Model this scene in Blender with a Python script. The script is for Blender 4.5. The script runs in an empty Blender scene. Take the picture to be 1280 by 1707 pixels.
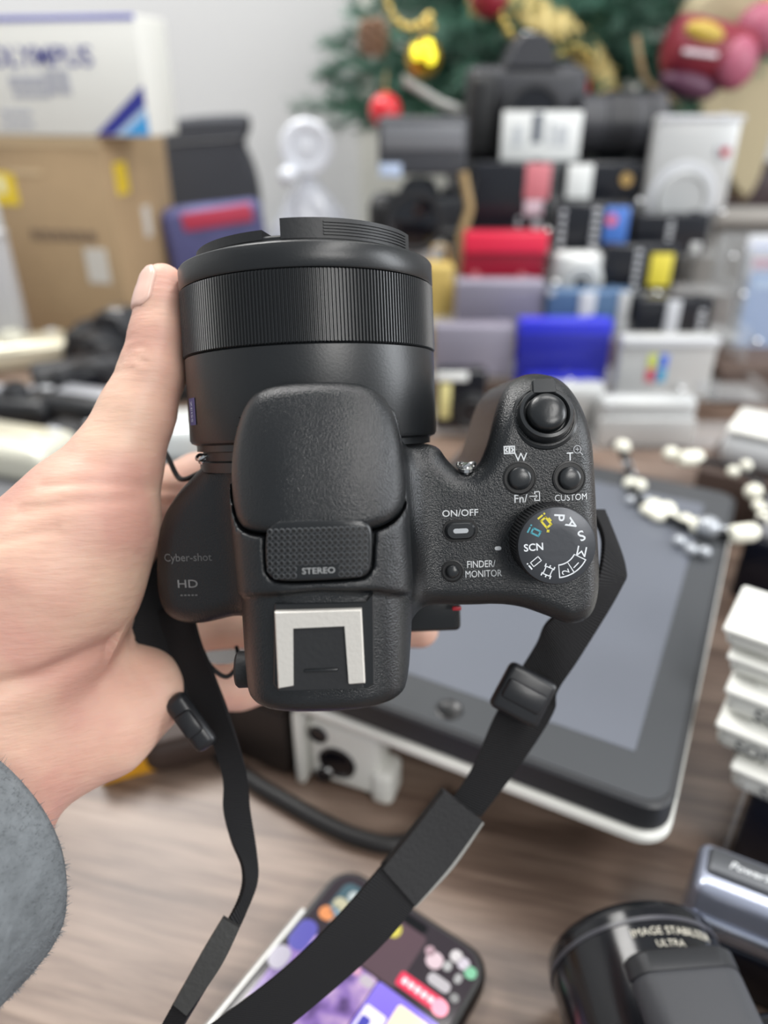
import bpy, bmesh, math, random
import numpy as np
from mathutils import Vector, Matrix
from mathutils.bvhtree import BVHTree
from mathutils.geometry import tessellate_polygon
random.seed(7); np.random.seed(7)
S = bpy.context.scene
COL = S.collection
rad = math.radians
# ------------------------------------------------------------------ camera, world, lights, exposure
FPX, CX, CY = 1242.0, 640.0, 853.5
PITCH = rad(30)
CAM = Vector((0, 0, 0.32))
VR = Vector((1, 0, 0)); VF = Vector((0, math.cos(PITCH), -math.sin(PITCH))); VU = Vector((0, math.sin(PITCH), math.cos(PITCH)))
cd = bpy.data.cameras.new('camera'); cam = bpy.data.objects.new('camera', cd); COL.objects.link(cam)
cam.location = CAM; cam.rotation_euler = (rad(60), 0, 0)
cd.sensor_fit = 'VERTICAL'; cd.sensor_height = 36; cd.sensor_width = 27; cd.lens = FPX / 1707 * 36
cd.clip_start = 0.01; cd.clip_end = 50
cd.dof.use_dof = True; cd.dof.focus_distance = 0.186; cd.dof.aperture_fstop = 6.2
S.camera = cam
S.view_settings.view_transform = 'Standard'; S.view_settings.look = 'None'
S.view_settings.exposure = 0.0; S.view_settings.gamma = 1; S.view_settings.use_curve_mapping = False
w = bpy.data.worlds.new('world'); S.world = w; w.use_nodes = True
w.node_tree.nodes['Background'].inputs[0].default_value = (0.86, 0.93, 1.0, 1)
w.node_tree.nodes['Background'].inputs[1].default_value = 0.46
def area(name, loc, target, sx, sy, power, col=(1, 1, 1)):
    l = bpy.data.lights.new(name, 'AREA'); l.shape = 'RECTANGLE'; l.size = sx; l.size_y = sy; l.energy = power; l.color = col
    o = bpy.data.objects.new(name, l); COL.objects.link(o); o.location = loc
    o.rotation_euler = (Vector(target) - Vector(loc)).to_track_quat('-Z', 'Y').to_euler()
    return o
area('ceiling_lamp', (0.75, -0.55, 1.8), (0.75, -0.55, 0), 0.35, 1.2, 20, (1, 0.98, 0.95))
area('ceiling_lamp', (1.5, -2.3, 1.9), (1.5, -2.3, 0), 1.5, 1.3, 85, (1, 0.98, 0.95))
area('ceiling_lamp', (-0.75, 1.2, 1.9), (-0.75, 1.2, 0), 0.8, 1.1, 44, (1, 0.98, 0.95))
area('ceiling_lamp', (0.6, 0.9, 2.0), (0.6, 0.9, 0), 1.2, 0.4, 16, (1, 0.98, 0.95))
area('side_fill_panel', (1.5, 0.12, 0.62), (0, 0.2, 0.25), 0.5, 0.9, 15, (0.92, 0.96, 1.0))  # added fill panel for highlights from the right; no window stands there
# ------------------------------------------------------------------ placement helpers
def ray(px, py): return VF + VR * ((px - CX) / FPX) - VU * ((py - CY) / FPX)
def P(px, py, d): return CAM + ray(px, py) * d
def PY(px, py, Y):
    r = ray(px, py); return CAM + r * (Y / r.y)
def G(px, py, z=0.0):
    r = ray(px, py); return CAM + r * ((z - CAM.z) / r.z)
def srgb(r, g, b):
    f = lambda c: (c / 255 / 12.92) if c / 255 <= 0.04045 else ((c / 255 + 0.055) / 1.055) ** 2.4
    return (f(r), f(g), f(b), 1)
# ------------------------------------------------------------------ materials
MATS = {}
def mat(name, col, rough=0.5, metal=0.0, bump=0.0, bscale=200.0, var=0.0, vscale=20.0, alpha=1.0, coat=0.0, spec=0.5, stretch=None, sss=0.0):
    if name in MATS: return MATS[name]
    m = bpy.data.materials.new(name); m.use_nodes = True; nt = m.node_tree; b = nt.nodes['Principled BSDF']
    c = srgb(*col); b.inputs['Base Color'].default_value = c
    b.inputs['Roughness'].default_value = rough; b.inputs['Metallic'].default_value = metal
    b.inputs['Specular IOR Level'].default_value = spec; b.inputs['Coat Weight'].default_value = coat
    b.inputs['Alpha'].default_value = alpha
    if sss:
        b.inputs['Subsurface Weight'].default_value = sss; b.inputs['Subsurface Radius'].default_value = (1, .35, .2); b.inputs['Subsurface Scale'].default_value = 0.006
    tc = nt.nodes.new('ShaderNodeTexCoord'); vec = tc.outputs['Object']
    if stretch:
        mp = nt.nodes.new('ShaderNodeMapping'); mp.inputs['Scale'].default_value = stretch; nt.links.new(vec, mp.inputs['Vector']); vec = mp.outputs['Vector']
    if bump:
        n = nt.nodes.new('ShaderNodeTexNoise'); n.inputs['Scale'].default_value = bscale; n.inputs['Detail'].default_value = 3
        nt.links.new(vec, n.inputs['Vector'])
        bp = nt.nodes.new('ShaderNodeBump'); bp.inputs['Strength'].default_value = bump; bp.inputs['Distance'].default_value = 0.0006
        nt.links.new(n.outputs['Fac'], bp.inputs['Height']); nt.links.new(bp.outputs['Normal'], b.inputs['Normal'])
    if var:
        n2 = nt.nodes.new('ShaderNodeTexNoise'); n2.inputs['Scale'].default_value = vscale; n2.inputs['Detail'].default_value = 4
        nt.links.new(vec, n2.inputs['Vector'])
        mx = nt.nodes.new('ShaderNodeMix'); mx.data_type = 'RGBA'
        mx.inputs[6].default_value = tuple(x * (1 - var) for x in c[:3]) + (1,)
        mx.inputs[7].default_value = tuple(min(1, x * (1 + var)) for x in c[:3]) + (1,)
        nt.links.new(n2.outputs['Fac'], mx.inputs[0]); nt.links.new(mx.outputs[2], b.inputs['Base Color'])
    MATS[name] = m
    return m
def glassmat(name, col, clear=0.85, rough=0.05):
    if name in MATS: return MATS[name]
    m = bpy.data.materials.new(name); m.use_nodes = True; nt = m.node_tree; b = nt.nodes['Principled BSDF']
    b.inputs['Base Color'].default_value = srgb(*col); b.inputs['Roughness'].default_value = rough
    t = nt.nodes.new('ShaderNodeBsdfTransparent'); mx = nt.nodes.new('ShaderNodeMixShader'); mx.inputs[0].default_value = clear
    out = nt.nodes['Material Output']
    nt.links.new(b.outputs[0], mx.inputs[1]); nt.links.new(t.outputs[0], mx.inputs[2]); nt.links.new(mx.outputs[0], out.inputs[0])
    MATS[name] = m
    return m
def emit(name, col, s):
    if name in MATS: return MATS[name]
    m = bpy.data.materials.new(name); m.use_nodes = True; b = m.node_tree.nodes['Principled BSDF']
    b.inputs['Base Color'].default_value = srgb(*col); b.inputs['Emission Color'].default_value = srgb(*col); b.inputs['Emission Strength'].default_value = s
    b.inputs['Roughness'].default_value = 0.1
    MATS[name] = m
    return m
# ------------------------------------------------------------------ mesh helpers
def link(name, me, m, parent=None, sharp=40):
    o = bpy.data.objects.new(name, me); COL.objects.link(o)
    if m and not me.materials: me.materials.append(m)
    if parent is not None: o.parent = parent
    return o
def mesh(name, v, f, m=None, parent=None, sharp=40, smooth=True):
    me = bpy.data.meshes.new(name); me.from_pydata([tuple(x) for x in v], [], [tuple(x) for x in f]); me.update()
    if smooth:
        me.polygons.foreach_set('use_smooth', [True] * len(me.polygons))
        if sharp: me.set_sharp_from_angle(angle=rad(sharp))
    return link(name, me, m, parent)
class MB:
    def __init__(s): s.v = []; s.f = []
    def add(s, v, f, M=None):
        n = len(s.v)
        s.v += [(M @ Vector(x)) if M else Vector(x) for x in v]; s.f += [tuple(i + n for i in q) for q in f]
        return s
    def bm(s, bm, M=None):
        bm.verts.ensure_lookup_table(); bm.verts.index_update()
        s.add([x.co.copy() for x in bm.verts], [[v.index for v in q.verts] for q in bm.faces], M); bm.free(); return s
    def box(s, c, d, r=0.0, seg=2, M=None):
        b = bmesh.new(); bmesh.ops.create_cube(b, size=1.0)
        for x in b.verts: x.co = Vector((x.co.x * d[0], x.co.y * d[1], x.co.z * d[2]))
        if r > 0: bmesh.ops.bevel(b, geom=list(b.edges), offset=min(r, 0.49 * min(d)), segments=seg, affect='EDGES', profile=0.5)
        T = Matrix.Translation(Vector(c))
        return s.bm(b, (M @ T) if M else T)
    def lathe(s, prof, n=40, M=None, close=False):      # profile (r, z) around local z
        v = []; f = []
        for r, z in prof:
            for k in range(n):
                a = 2 * math.pi * k / n; v.append((r * math.cos(a), r * math.sin(a), z))
        for i in range(len(prof) - 1):
            for k in range(n):
                a, b_ = i * n + k, i * n + (k + 1) % n
                f.append((a, b_, b_ + n, a + n))
        f.append(tuple(range(n))[::-1]); L = (len(prof) - 1) * n; f.append(tuple(range(L, L + n)))
        return s.add(v, f, M)
    def prism(s, poly, z0, z1, M=None, bev=0.0):        # polygon in xy
        n = len(poly)
        if bev:
            c = [sum(p[0] for p in poly) / n, sum(p[1] for p in poly) / n]
            def ins(p):
                d = math.hypot(p[0] - c[0], p[1] - c[1]) or 1
                return (p[0] - (p[0] - c[0]) / d * bev, p[1] - (p[1] - c[1]) / d * bev)
            v = [(x, y, z0) for x, y in poly] + [(x, y, z1 - bev) for x, y in poly] + [ins(p) + (z1,) for p in poly]
            f = [tuple(range(n))[::-1], tuple(range(2 * n, 3 * n))]
            for lv in (0, n):
                f += [(lv + i, lv + (i + 1) % n, lv + n + (i + 1) % n, lv + n + i) for i in range(n)]
        else:
            v = [(x, y, z0) for x, y in poly] + [(x, y, z1) for x, y in poly]
            f = [tuple(range(n))[::-1], tuple(range(n, 2 * n))] + [(i, (i + 1) % n, n + (i + 1) % n, n + i) for i in range(n)]
        return s.add(v, f, M)
    def tube(s, pts, r, n=8, M=None):
        pts = [Vector(p) for p in pts]; v = []; f = []; N = len(pts)
        rr = r if isinstance(r, (list, tuple)) else [r] * N
        up = Vector((0.31, 0.17, 0.93))
        for i, p in enumerate(pts):
            t = (pts[min(i + 1, N - 1)] - pts[max(i - 1, 0)]).normalized()
            a = t.cross(up).normalized(); b = a.cross(t)
            for k in range(n):
                an = 2 * math.pi * k / n; v.append(p + (a * math.cos(an) + b * math.sin(an)) * rr[i])
        for i in range(N - 1):
            for k in range(n):
                f.append((i * n + k, i * n + (k + 1) % n, (i + 1) * n + (k + 1) % n, (i + 1) * n + k))
        f.append(tuple(range(n))[::-1]); f.append(tuple(range((N - 1) * n, N * n)))
        return s.add(v, f, M)
    def ball(s, c, r, M=None, sub=2):
        b = bmesh.new(); bmesh.ops.create_icosphere(b, subdivisions=sub, radius=1.0)
        rr = (r, r, r) if not isinstance(r, (tuple, list)) else r
        for x in b.verts: x.co = Vector((x.co.x * rr[0] + c[0], x.co.y * rr[1] + c[1], x.co.z * rr[2] + c[2]))
        return s.bm(b, M)
    def build(s, name, m, parent=None, sharp=40): return mesh(name, s.v, s.f, m, parent, sharp)
def thing(name, label, cat, loc=(0, 0, 0), rot=(0, 0, 0), group=None):
    o = bpy.data.objects.new(name, None); COL.objects.link(o); o.empty_display_size = 0.01
    o.location = loc; o.rotation_euler = rot
    return tag(o, label, cat, group)
def tag(o, label, cat, group=None):
    o['label'] = label; o['category'] = cat
    if group: o['group'] = group
    return o
def struct(o): o['kind'] = 'structure'; return o
def stuff(o): o['kind'] = 'stuff'; return o
def crom(pts, n=8):
    pts = [Vector(p) for p in pts]; out = []
    for i in range(len(pts) - 1):
        p0 = pts[max(i - 1, 0)]; p1 = pts[i]; p2 = pts[i + 1]; p3 = pts[min(i + 2, len(pts) - 1)]
        for k in range(n):
            t = k / n
            out.append(0.5 * ((2 * p1) + (p2 - p0) * t + (2 * p0 - 5 * p1 + 4 * p2 - p3) * t * t + (3 * p1 - p0 - 3 * p2 + p3) * t ** 3))
    out.append(pts[-1]); return out
def rrect(x0, y0, x1, y1, r, n=5):
    out = []
    for cx, cy, a0 in ((x1 - r, y1 - r, 0), (x0 + r, y1 - r, 90), (x0 + r, y0 + r, 180), (x1 - r, y0 + r, 270)):
        for k in range(n + 1):
            a = rad(a0 + 90 * k / n); out.append((cx + r * math.cos(a), cy + r * math.sin(a)))
    return out
def text(s, size, extrude=0.0, bold=0.0):          # returns verts, faces centred in xy
    cu = bpy.data.curves.new('t', 'FONT'); cu.body = s; cu.size = size; cu.align_x = 'CENTER'; cu.align_y = 'CENTER'; cu.resolution_u = 3; cu.extrude = extrude; cu.offset = bold
    o = bpy.data.objects.new('t', cu); COL.objects.link(o); bpy.context.view_layer.update()
    e = o.evaluated_get(bpy.context.evaluated_depsgraph_get()); me = e.to_mesh()
    v = [x.co.copy() for x in me.vertices]; f = [tuple(p.vertices) for p in me.polygons]
    e.to_mesh_clear(); bpy.data.objects.remove(o); bpy.data.curves.remove(cu)
    if v:
        cx = (min(p.x for p in v) + max(p.x for p in v)) / 2; cy = (min(p.y for p in v) + max(p.y for p in v)) / 2
        for p in v: p.x -= cx; p.y -= cy
    return v, f
# ------------------------------------------------------------------ signed distance modelling (surface nets)
def nets(F, org, h):
    A = F < 0
    nx, ny, nz = F.shape
    c = [A[i:nx - 1 + i, j:ny - 1 + j, k:nz - 1 + k] for i in (0, 1) for j in (0, 1) for k in (0, 1)]
    s = sum(x.astype(np.int8) for x in c); act = (s > 0) & (s < 8)
    ii, jj, kk = np.nonzero(act); idx = -np.ones(act.shape, np.int64); idx[ii, jj, kk] = np.arange(len(ii))
    acc = np.zeros((len(ii), 3)); cnt = np.zeros(len(ii))
    cor = [(i, j, k) for i in (0, 1) for j in (0, 1) for k in (0, 1)]
    for a in range(8):
        for b in range(a + 1, 8):
            d = [cor[b][q] - cor[a][q] for q in range(3)]
            if sum(abs(x) for x in d) != 1: continue
            fa = F[ii + cor[a][0], jj + cor[a][1], kk + cor[a][2]]; fb = F[ii + cor[b][0], jj + cor[b][1], kk + cor[b][2]]
            x = (fa < 0) != (fb < 0); t = np.where(x, fa / np.where(x, fa - fb, 1), 0)
            p = np.array(cor[a])[None] + t[:, None] * np.array(d)[None]
            acc += p * x[:, None]; cnt += x
    V = (np.stack([ii, jj, kk], 1) + acc / cnt[:, None]) * h + np.array(org)
    Q = []
    for ax in range(3):
        sl0 = [slice(None)] * 3; sl1 = [slice(None)] * 3; sl0[ax] = slice(0, -1); sl1[ax] = slice(1, None)
        a0 = A[tuple(sl0)]; a1 = A[tuple(sl1)]
        e = np.array(np.nonzero(a0 != a1)).T
        o1, o2 = [q for q in range(3) if q != ax]
        ok = (e[:, o1] > 0) & (e[:, o2] > 0) & (e[:, o1] < F.shape[o1] - 1) & (e[:, o2] < F.shape[o2] - 1); e = e[ok]
        def cell(d1, d2):
            q = e.copy(); q[:, o1] -= d1; q[:, o2] -= d2
            return idx[q[:, 0], q[:, 1], q[:, 2]]
        q = np.stack([cell(1, 1), cell(0, 1), cell(0, 0), cell(1, 0)], 1)
        ins = a0[e[:, 0], e[:, 1], e[:, 2]]
        fl = ins if ax != 1 else ~ins
        q[~fl] = q[~fl][:, ::-1]; Q.append(q)
    return V, np.concatenate(Q)
def relax(V, Q, it=2, k=0.5):
    E = np.concatenate([Q[:, [0, 1]], Q[:, [1, 2]], Q[:, [2, 3]], Q[:, [3, 0]]]); E = np.concatenate([E, E[:, ::-1]])
    deg = np.bincount(E[:, 0], minlength=len(V))[:, None]
    for i in range(it):
        for kk in (k, -k * 0.9):
            A = np.stack([np.bincount(E[:, 0], weights=V[E[:, 1], q], minlength=len(V)) for q in range(3)], 1) / deg
            V = V + kk * (A - V)
    return V
def npmesh(name, V, Q, m, parent):
    me = bpy.data.meshes.new(name); me.vertices.add(len(V)); me.vertices.foreach_set('co', np.ascontiguousarray(V, np.float32).ravel())
    me.loops.add(Q.size); me.loops.foreach_set('vertex_index', Q.ravel().astype(np.int32))
    me.polygons.add(len(Q)); me.polygons.foreach_set('loop_start', np.arange(0, Q.size, 4, dtype=np.int32))
    me.polygons.foreach_set('use_smooth', np.ones(len(Q), bool)); me.update(calc_edges=True); me.validate()
    return link(name, me, m, parent)
def smin(a, b, k):
    h = np.clip(0.5 + 0.5 * (b - a) / k, 0, 1); return b * (1 - h) + a * h - k * h * (1 - h)
def poly_sdf(poly, U, V):
    p = np.array(poly); d = np.full(U.shape, 1e9); sgn = np.ones(U.shape)
    for i in range(len(p)):
        a, b = p[i], p[i - 1]; e = b - a; wx = U - a[0]; wy = V - a[1]
        t = np.clip((wx * e[0] + wy * e[1]) / (e @ e + 1e-12), 0, 1)
        d = np.minimum(d, (wx - e[0] * t) ** 2 + (wy - e[1] * t) ** 2)
        c1 = V >= a[1]; c2 = V < b[1]; c3 = e[0] * wy > e[1] * wx
        sgn = np.where((c1 & c2 & c3) | (~c1 & ~c2 & ~c3), -sgn, sgn)
    return sgn * np.sqrt(d)
def chaikin(p, n=3):
    for _ in range(n):
        q = []
        for i in range(len(p)):
            a, b = p[i], p[(i + 1) % len(p)]
            q += [(a[0] * .75 + b[0] * .25, a[1] * .75 + b[1] * .25), (a[0] * .25 + b[0] * .75, a[1] * .25 + b[1] * .75)]
        p = q
    return p
# ------------------------------------------------------------------ room shell and desk
wallm = mat('grey_painted_wall', (206, 207, 208), .8, bump=.1, bscale=120)
trimm = mat('off_white_paint', (216, 216, 208), .7)
struct(MB().box((0, 2.1, .75), (4.4, .1, 3.1)).build('wall_back', wallm))
struct(MB().box((-2.15, .45, .75), (.1, 3.2, 3.1)).build('wall_left', wallm))
struct(MB().box((2.15, .45, .75), (.1, 3.2, 3.1)).build('wall_right', wallm))
struct(MB().box((0, .4, -.78), (4.4, 3.4, .06)).build('floor', mat('grey_floor', (120, 118, 115), .6)))
xw = PY(597, 120, 2.02).x
struct(MB().box((xw + .35, 2.025, .75), (.7, .05, 3.0), .004).build('trim_1', trimm))
wood = bpy.data.materials.new('grey_brown_wood'); wood.use_nodes = True; nt = wood.node_tree; bs = nt.nodes['Principled BSDF']
bs.inputs['Roughness'].default_value = .36; bs.inputs['Specular IOR Level'].default_value = .5
tc = nt.nodes.new('ShaderNodeTexCoord'); mp = nt.nodes.new('ShaderNodeMapping'); nt.links.new(tc.outputs['Object'], mp.inputs[0])
gd = (G(380, 1500) - G(150, 1445)); ga = math.atan2(gd.y, gd.x)
mp.vector_type = 'TEXTURE'; mp.inputs['Rotation'].default_value = (0, 0, ga); mp.inputs['Scale'].default_value = (1.0, .075, 1)
na = nt.nodes.new('ShaderNodeTexNoise'); na.inputs['Scale'].default_value = 5; na.inputs['Detail'].default_value = 8; na.inputs['Roughness'].default_value = .62; na.inputs['Distortion'].default_value = .35
nb = nt.nodes.new('ShaderNodeTexNoise'); nb.inputs['Scale'].default_value = 26; nb.inputs['Detail'].default_value = 5
nt.links.new(mp.outputs[0], na.inputs['Vector']); nt.links.new(mp.outputs[0], nb.inputs['Vector'])
mxn = nt.nodes.new('ShaderNodeMath'); mxn.operation = 'MULTIPLY_ADD'; mxn.inputs[1].default_value = .3; nt.links.new(nb.outputs['Fac'], mxn.inputs[0]); nt.links.new(na.outputs['Fac'], mxn.inputs[2])
cr = nt.nodes.new('ShaderNodeValToRGB'); e = cr.color_ramp.elements
e[0].position = .42; e[0].color = srgb(70, 54, 46); e[1].position = .92; e[1].color = srgb(158, 138, 123)
m1 = cr.color_ramp.elements.new(.64); m1.color = srgb(116, 97, 85)
nt.links.new(mxn.outputs[0], cr.inputs[0]); nt.links.new(cr.outputs[0], bs.inputs['Base Color'])
bp = nt.nodes.new('ShaderNodeBump'); bp.inputs['Strength'].default_value = .12; bp.inputs['Distance'].default_value = .001; nt.links.new(mxn.outputs[0], bp.inputs['Height']); nt.links.new(bp.outputs['Normal'], bs.inputs['Normal'])
desk = thing('desk', 'grey-brown wood grain desk under all the cameras', 'desk', (0, .7, -.75))
MB().box((0, 0, .735), (2.6, 1.9, .03), .003).build('desk_top', wood, desk)
for sx in (-1, 1):
    for sy in (-1, 1): MB().box((sx * 1.2, sy * .85, .36), (.06, .06, .72), .003).build('leg', black_leg if False else mat('desk_leg_grey', (70, 70, 72), .5), desk)
# ------------------------------------------------------------------ the held bridge camera (local frame u right, v lens direction, w top; mm)
TILT, ROLL = rad(6), rad(2.3)
_v = VU * math.cos(TILT) - VF * math.sin(TILT); SW = -VU * math.sin(TILT) - VF * math.cos(TILT)
SU = VR * math.cos(ROLL) + _v * math.sin(ROLL); SV = -VR * math.sin(ROLL) + _v * math.cos(ROLL)
SO = P(520, 800, 0.213)
SM = Matrix(((SU.x, SV.x, SW.x, SO.x), (SU.y, SV.y, SW.y, SO.y), (SU.z, SV.z, SW.z, SO.z), (0, 0, 0, 1)))
def B(px, py, w_):
    r = ray(px, py); s = (w_ / 1000 - (CAM - SO).dot(SW)) / r.dot(SW)
    q = CAM + r * s - SO
    return (q.dot(SU) * 1000, q.dot(SV) * 1000)
black_grain = mat('black_grained_plastic', (24, 26, 28), 0.27, bump=0.34, bscale=2500, spec=0.55)
black_smooth = mat('black_smooth_plastic', (26, 28, 30), 0.3, bump=0.06, bscale=900)
black_matte = mat('black_matte_plastic', (30, 31, 33), 0.5, bump=0.1, bscale=800)
black_rubber = mat('black_rubber', (26, 27, 29), 0.6, bump=0.2, bscale=1200)
lens_black = mat('black_anodised_metal', (25, 27, 29), 0.36, spec=0.55, bump=0.05, bscale=1500)
brushed = mat('brushed_steel', (208, 204, 197), 0.42, metal=0.3, bump=0.12, bscale=900)
chrome = mat('chrome', (215, 215, 215), 0.2, metal=1.0)
ink_white = mat('white_print', (205, 208, 210), 0.6); ink_grey = mat('faded_grey_print', (92, 92, 92), 0.6)
cam0 = thing('digital_camera', 'black bridge camera with big zoom lens held top up in the hand', 'camera')
cam0.matrix_world = SM
H = 0.7
gu = np.arange(-54, 88, H); gv = np.arange(-56, 36, H); gw = np.arange(-41, 58, H)
U2, V2 = np.meshgrid(gu, gv, indexing='ij')
def ext(d2, wt, wb, r, W=gw):
    wt = np.asarray(wt, np.float32); wt = wt[..., None] if wt.ndim == 2 else wt
    wb = np.asarray(wb, np.float32); wb = wb[..., None] if wb.ndim == 2 else wb
    dz = np.maximum(W[None, None, :] - wt, wb - W[None, None, :]).astype(np.float32)
    q1 = (d2[..., None] + r).astype(np.float32); q2 = dz + r
    return np.minimum(np.maximum(q1, q2), 0) + np.sqrt(np.maximum(q1, 0) ** 2 + np.maximum(q2, 0) ** 2) - r
def px2uv(pts, w_): return [B(x, y, w_) for x, y in pts]
# outlines traced at their own height
right_o = chaikin(px2uv([(640, 800), (700, 742), (728, 741), (745, 768), (772, 792), (797, 775), (812, 735), (824, 690), (842, 648), (872, 623), (905, 617), (944, 627), (970, 665), (988, 725), (994, 800), (998, 880), (1003, 950), (1000, 1000), (984, 1030), (948, 1040), (915, 1026), (850, 1003), (760, 1007), (690, 1002), (600, 1002)], 17), 2)
left_o = chaikin(px2uv([(420, 735), (372, 742), (333, 785), (292, 826), (266, 872), (259, 940), (262, 1000), (282, 1032), (330, 1040), (400, 1020), (460, 1000), (460, 800)], 8), 2)
hump_o = chaikin(px2uv([(396, 660), (374, 735), (372, 830), (381, 920), (389, 985), (394, 1080), (400, 1155), (408, 1180), (470, 1187), (600, 1182), (668, 1170), (682, 1152), (688, 1080), (691, 996), (686, 900), (679, 810), (672, 725), (652, 660), (520, 650)], 45), 2)
SEAM = [(370, 1008), (430, 993), (530, 982), (630, 985), (690, 1003)]
evf_o = chaikin(px2uv([(388, 1000), (394, 1080), (402, 1150), (418, 1181), (470, 1186), (600, 1180), (660, 1168), (680, 1150), (686, 1080), (690, 1000), (600, 975), (470, 975)], 46), 2)
flash_o = chaikin(px2uv([(396, 668), (430, 640), (520, 631), (610, 634), (648, 662), (668, 715), (678, 780), (680, 830), (668, 862), (630, 884), (540, 890), (440, 891), (398, 886), (382, 855), (374, 800), (376, 735)], 47), 3)
mic_o = chaikin(px2uv([(452, 874), (470, 867), (590, 866), (614, 872), (621, 890), (619, 950), (608, 964), (590, 966), (470, 972), (448, 966), (440, 950), (439, 892)], 51), 2)
huc = B(525, 800, 48)[0]
def hump_top(U, V):
    s = np.abs(U - huc) / 21.0
    t = 50.0 - 7.5 * s ** 3.2 - 0.0065 * np.clip(V + 10, 0, 60) ** 2
    return t
def right_top(U, V):
    t = 23.0 - 0.022 * np.clip(V - 6, 0, 60) ** 2 - 0.03 * np.clip(U - 66, 0, 30) ** 2
    return t
def left_top(U, V): return np.clip(12.5 + 0.22 * (U + 42), 6, 22) - 0.015 * np.clip(V - 2, 0, 40) ** 2
dR = poly_sdf(right_o, U2, V2); dL = poly_sdf(left_o, U2, V2); dH = poly_sdf(hump_o, U2, V2); dE = poly_sdf(evf_o, U2, V2); dF = poly_sdf(flash_o, U2, V2); dM = poly_sdf(mic_o, U2, V2)
seam_v = np.interp(U2, [B(x, y, 48)[0] for x, y in SEAM], [B(x, y, 48)[1] for x, y in SEAM])
back_b = np.where(V2 < B(525, 1004, 20)[1], 4.0, -20.0)
right_b = ext(dR, right_top(U2, V2), -39, 5.0)
left_b = ext(dL, left_top(U2, V2), -36, 6.0)
st_ = np.clip((seam_v - V2) / 1.2 + .5, 0, 1); st_ = st_ * st_ * (3 - 2 * st_)
hump_b = ext(dH, hump_top(U2, V2) - 1.5 * st_ - 2.2 * st_ * np.clip((np.abs(U2 - huc) - 14) / 6, 0, 1) ** 2, back_b, 3.6)
cut = ext(dF - 0.55, 100, 36, 0.1)
hump_b = np.maximum(hump_b, -cut)
body = smin(smin(right_b, left_b, 3.0), hump_b, 9.0)
body = np.maximum(body, -cut)
body = np.maximum(body, -ext(dM - 0.6, 100, 47, 0.1))
lens_cut = np.sqrt((U2[..., None] - 1.4) ** 2 + gw[None, None, :] ** 2) - 32.6
body = np.maximum(body, -np.maximum(lens_cut, (8 - V2)[..., None]).astype(np.float32))
V, Q = nets(body, (gu[0], gv[0], gw[0]), H)
V = relax(V, Q, 2)
bodyo = npmesh('camera_body', V * 0.001, Q, black_grain, cam0)
bvh = BVHTree.FromPolygons([tuple(x) for x in V], [tuple(x) for x in Q])
fl = ext(dF, hump_top(U2, V2) + 0.25, 36.5, 3.0)
V, Q = nets(fl, (gu[0], gv[0], gw[0]), H); V = relax(V, Q, 3)
flasho = npmesh('flash_cover', V * 0.001, Q, black_grain, cam0)
mu = np.arange(B(439, 920, 50)[0] - 2, B(622, 920, 50)[0] + 2, 0.4); mv = np.arange(B(520, 975, 50)[1] - 2, B(520, 860, 50)[1] + 2, 0.4); mw = np.arange(45, 54, 0.4)
MU, MV = np.meshgrid(mu, mv, indexing='ij')
V, Q = nets(ext(poly_sdf(mic_o, MU, MV), hump_top(MU, MV) + 0.45, 46, 0.7, mw), (mu[0], mv[0], mw[0]), 0.4); V = relax(V, Q, 2)
mico = npmesh('microphone_plate', V * 0.001, Q, black_smooth, cam0)
bvh_mic = BVHTree.FromPolygons([tuple(x) for x in V], [tuple(x) for x in Q])
def hit(u, v, tree=None):
    h = (tree or bvh).ray_cast(Vector((u, v, 90)), Vector((0, 0, -1)))
    return (h[0].z, h[1]) if h[0] is not None else (0.0, Vector((0, 0, 1)))
def on(px, py, w0=22, tree=None):
    w_ = w0; n = None
    for _ in range(6):
        u, v = B(px, py, w_); w_, n = hit(u, v, tree)
    return Vector((u, v, w_)), n
def scale_at(w_): return FPX / (213 - w_)      # px per mm
def drop(name, vf, px, py, ang, m, parent, w0=22, tree=None, lift=0.12, hpx=None):
    """flat print laid onto the curved shell"""
    c, _ = on(px, py, w0, tree); v, f = vf
    ca, sa = math.cos(rad(ang)), math.sin(rad(ang)); out = []
    for p in v:
        u = c.x + p.x * ca - p.y * sa; vv = c.y + p.x * sa + p.y * ca
        out.append(Vector((u, vv, hit(u, vv, tree)[0] + lift)) * 0.001)
    return mesh(name, out, f, m, parent, smooth=False)
def print_text(s, px, py, hpx, ang, m, parent, w0=22, tree=None, sx=1.0, name='lettering'):
    v, f = text(s, hpx / 0.72 / scale_at(w0), 0, 0 if 'M' in s else .02)
    for p in v: p.x *= sx
    return drop(name, (v, f), px, py, ang, m, parent, w0, tree)
def boxes2d(rects):
    v = []; f = []
    for x0, y0, x1, y1 in rects:
        n = len(v); v += [Vector((x0, y0, 0)), Vector((x1, y0, 0)), Vector((x1, y1, 0)), Vector((x0, y1, 0))]; f.append((n, n + 1, n + 2, n + 3))
    return v, f
def frameM(p, n):           # mm point, normal -> matrix in metres with local z along n
    n = n.normalized(); y_ = (Vector((0, 1, 0)) - n * n.y).normalized(); x_ = y_.cross(n)
    q = Matrix(((x_.x, y_.x, n.x, p.x * .001), (x_.y, y_.y, n.y, p.y * .001), (x_.z, y_.z, n.z, p.z * .001), (0, 0, 0, 1)))
    return q @ Matrix.Scale(0.001, 4)
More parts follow.
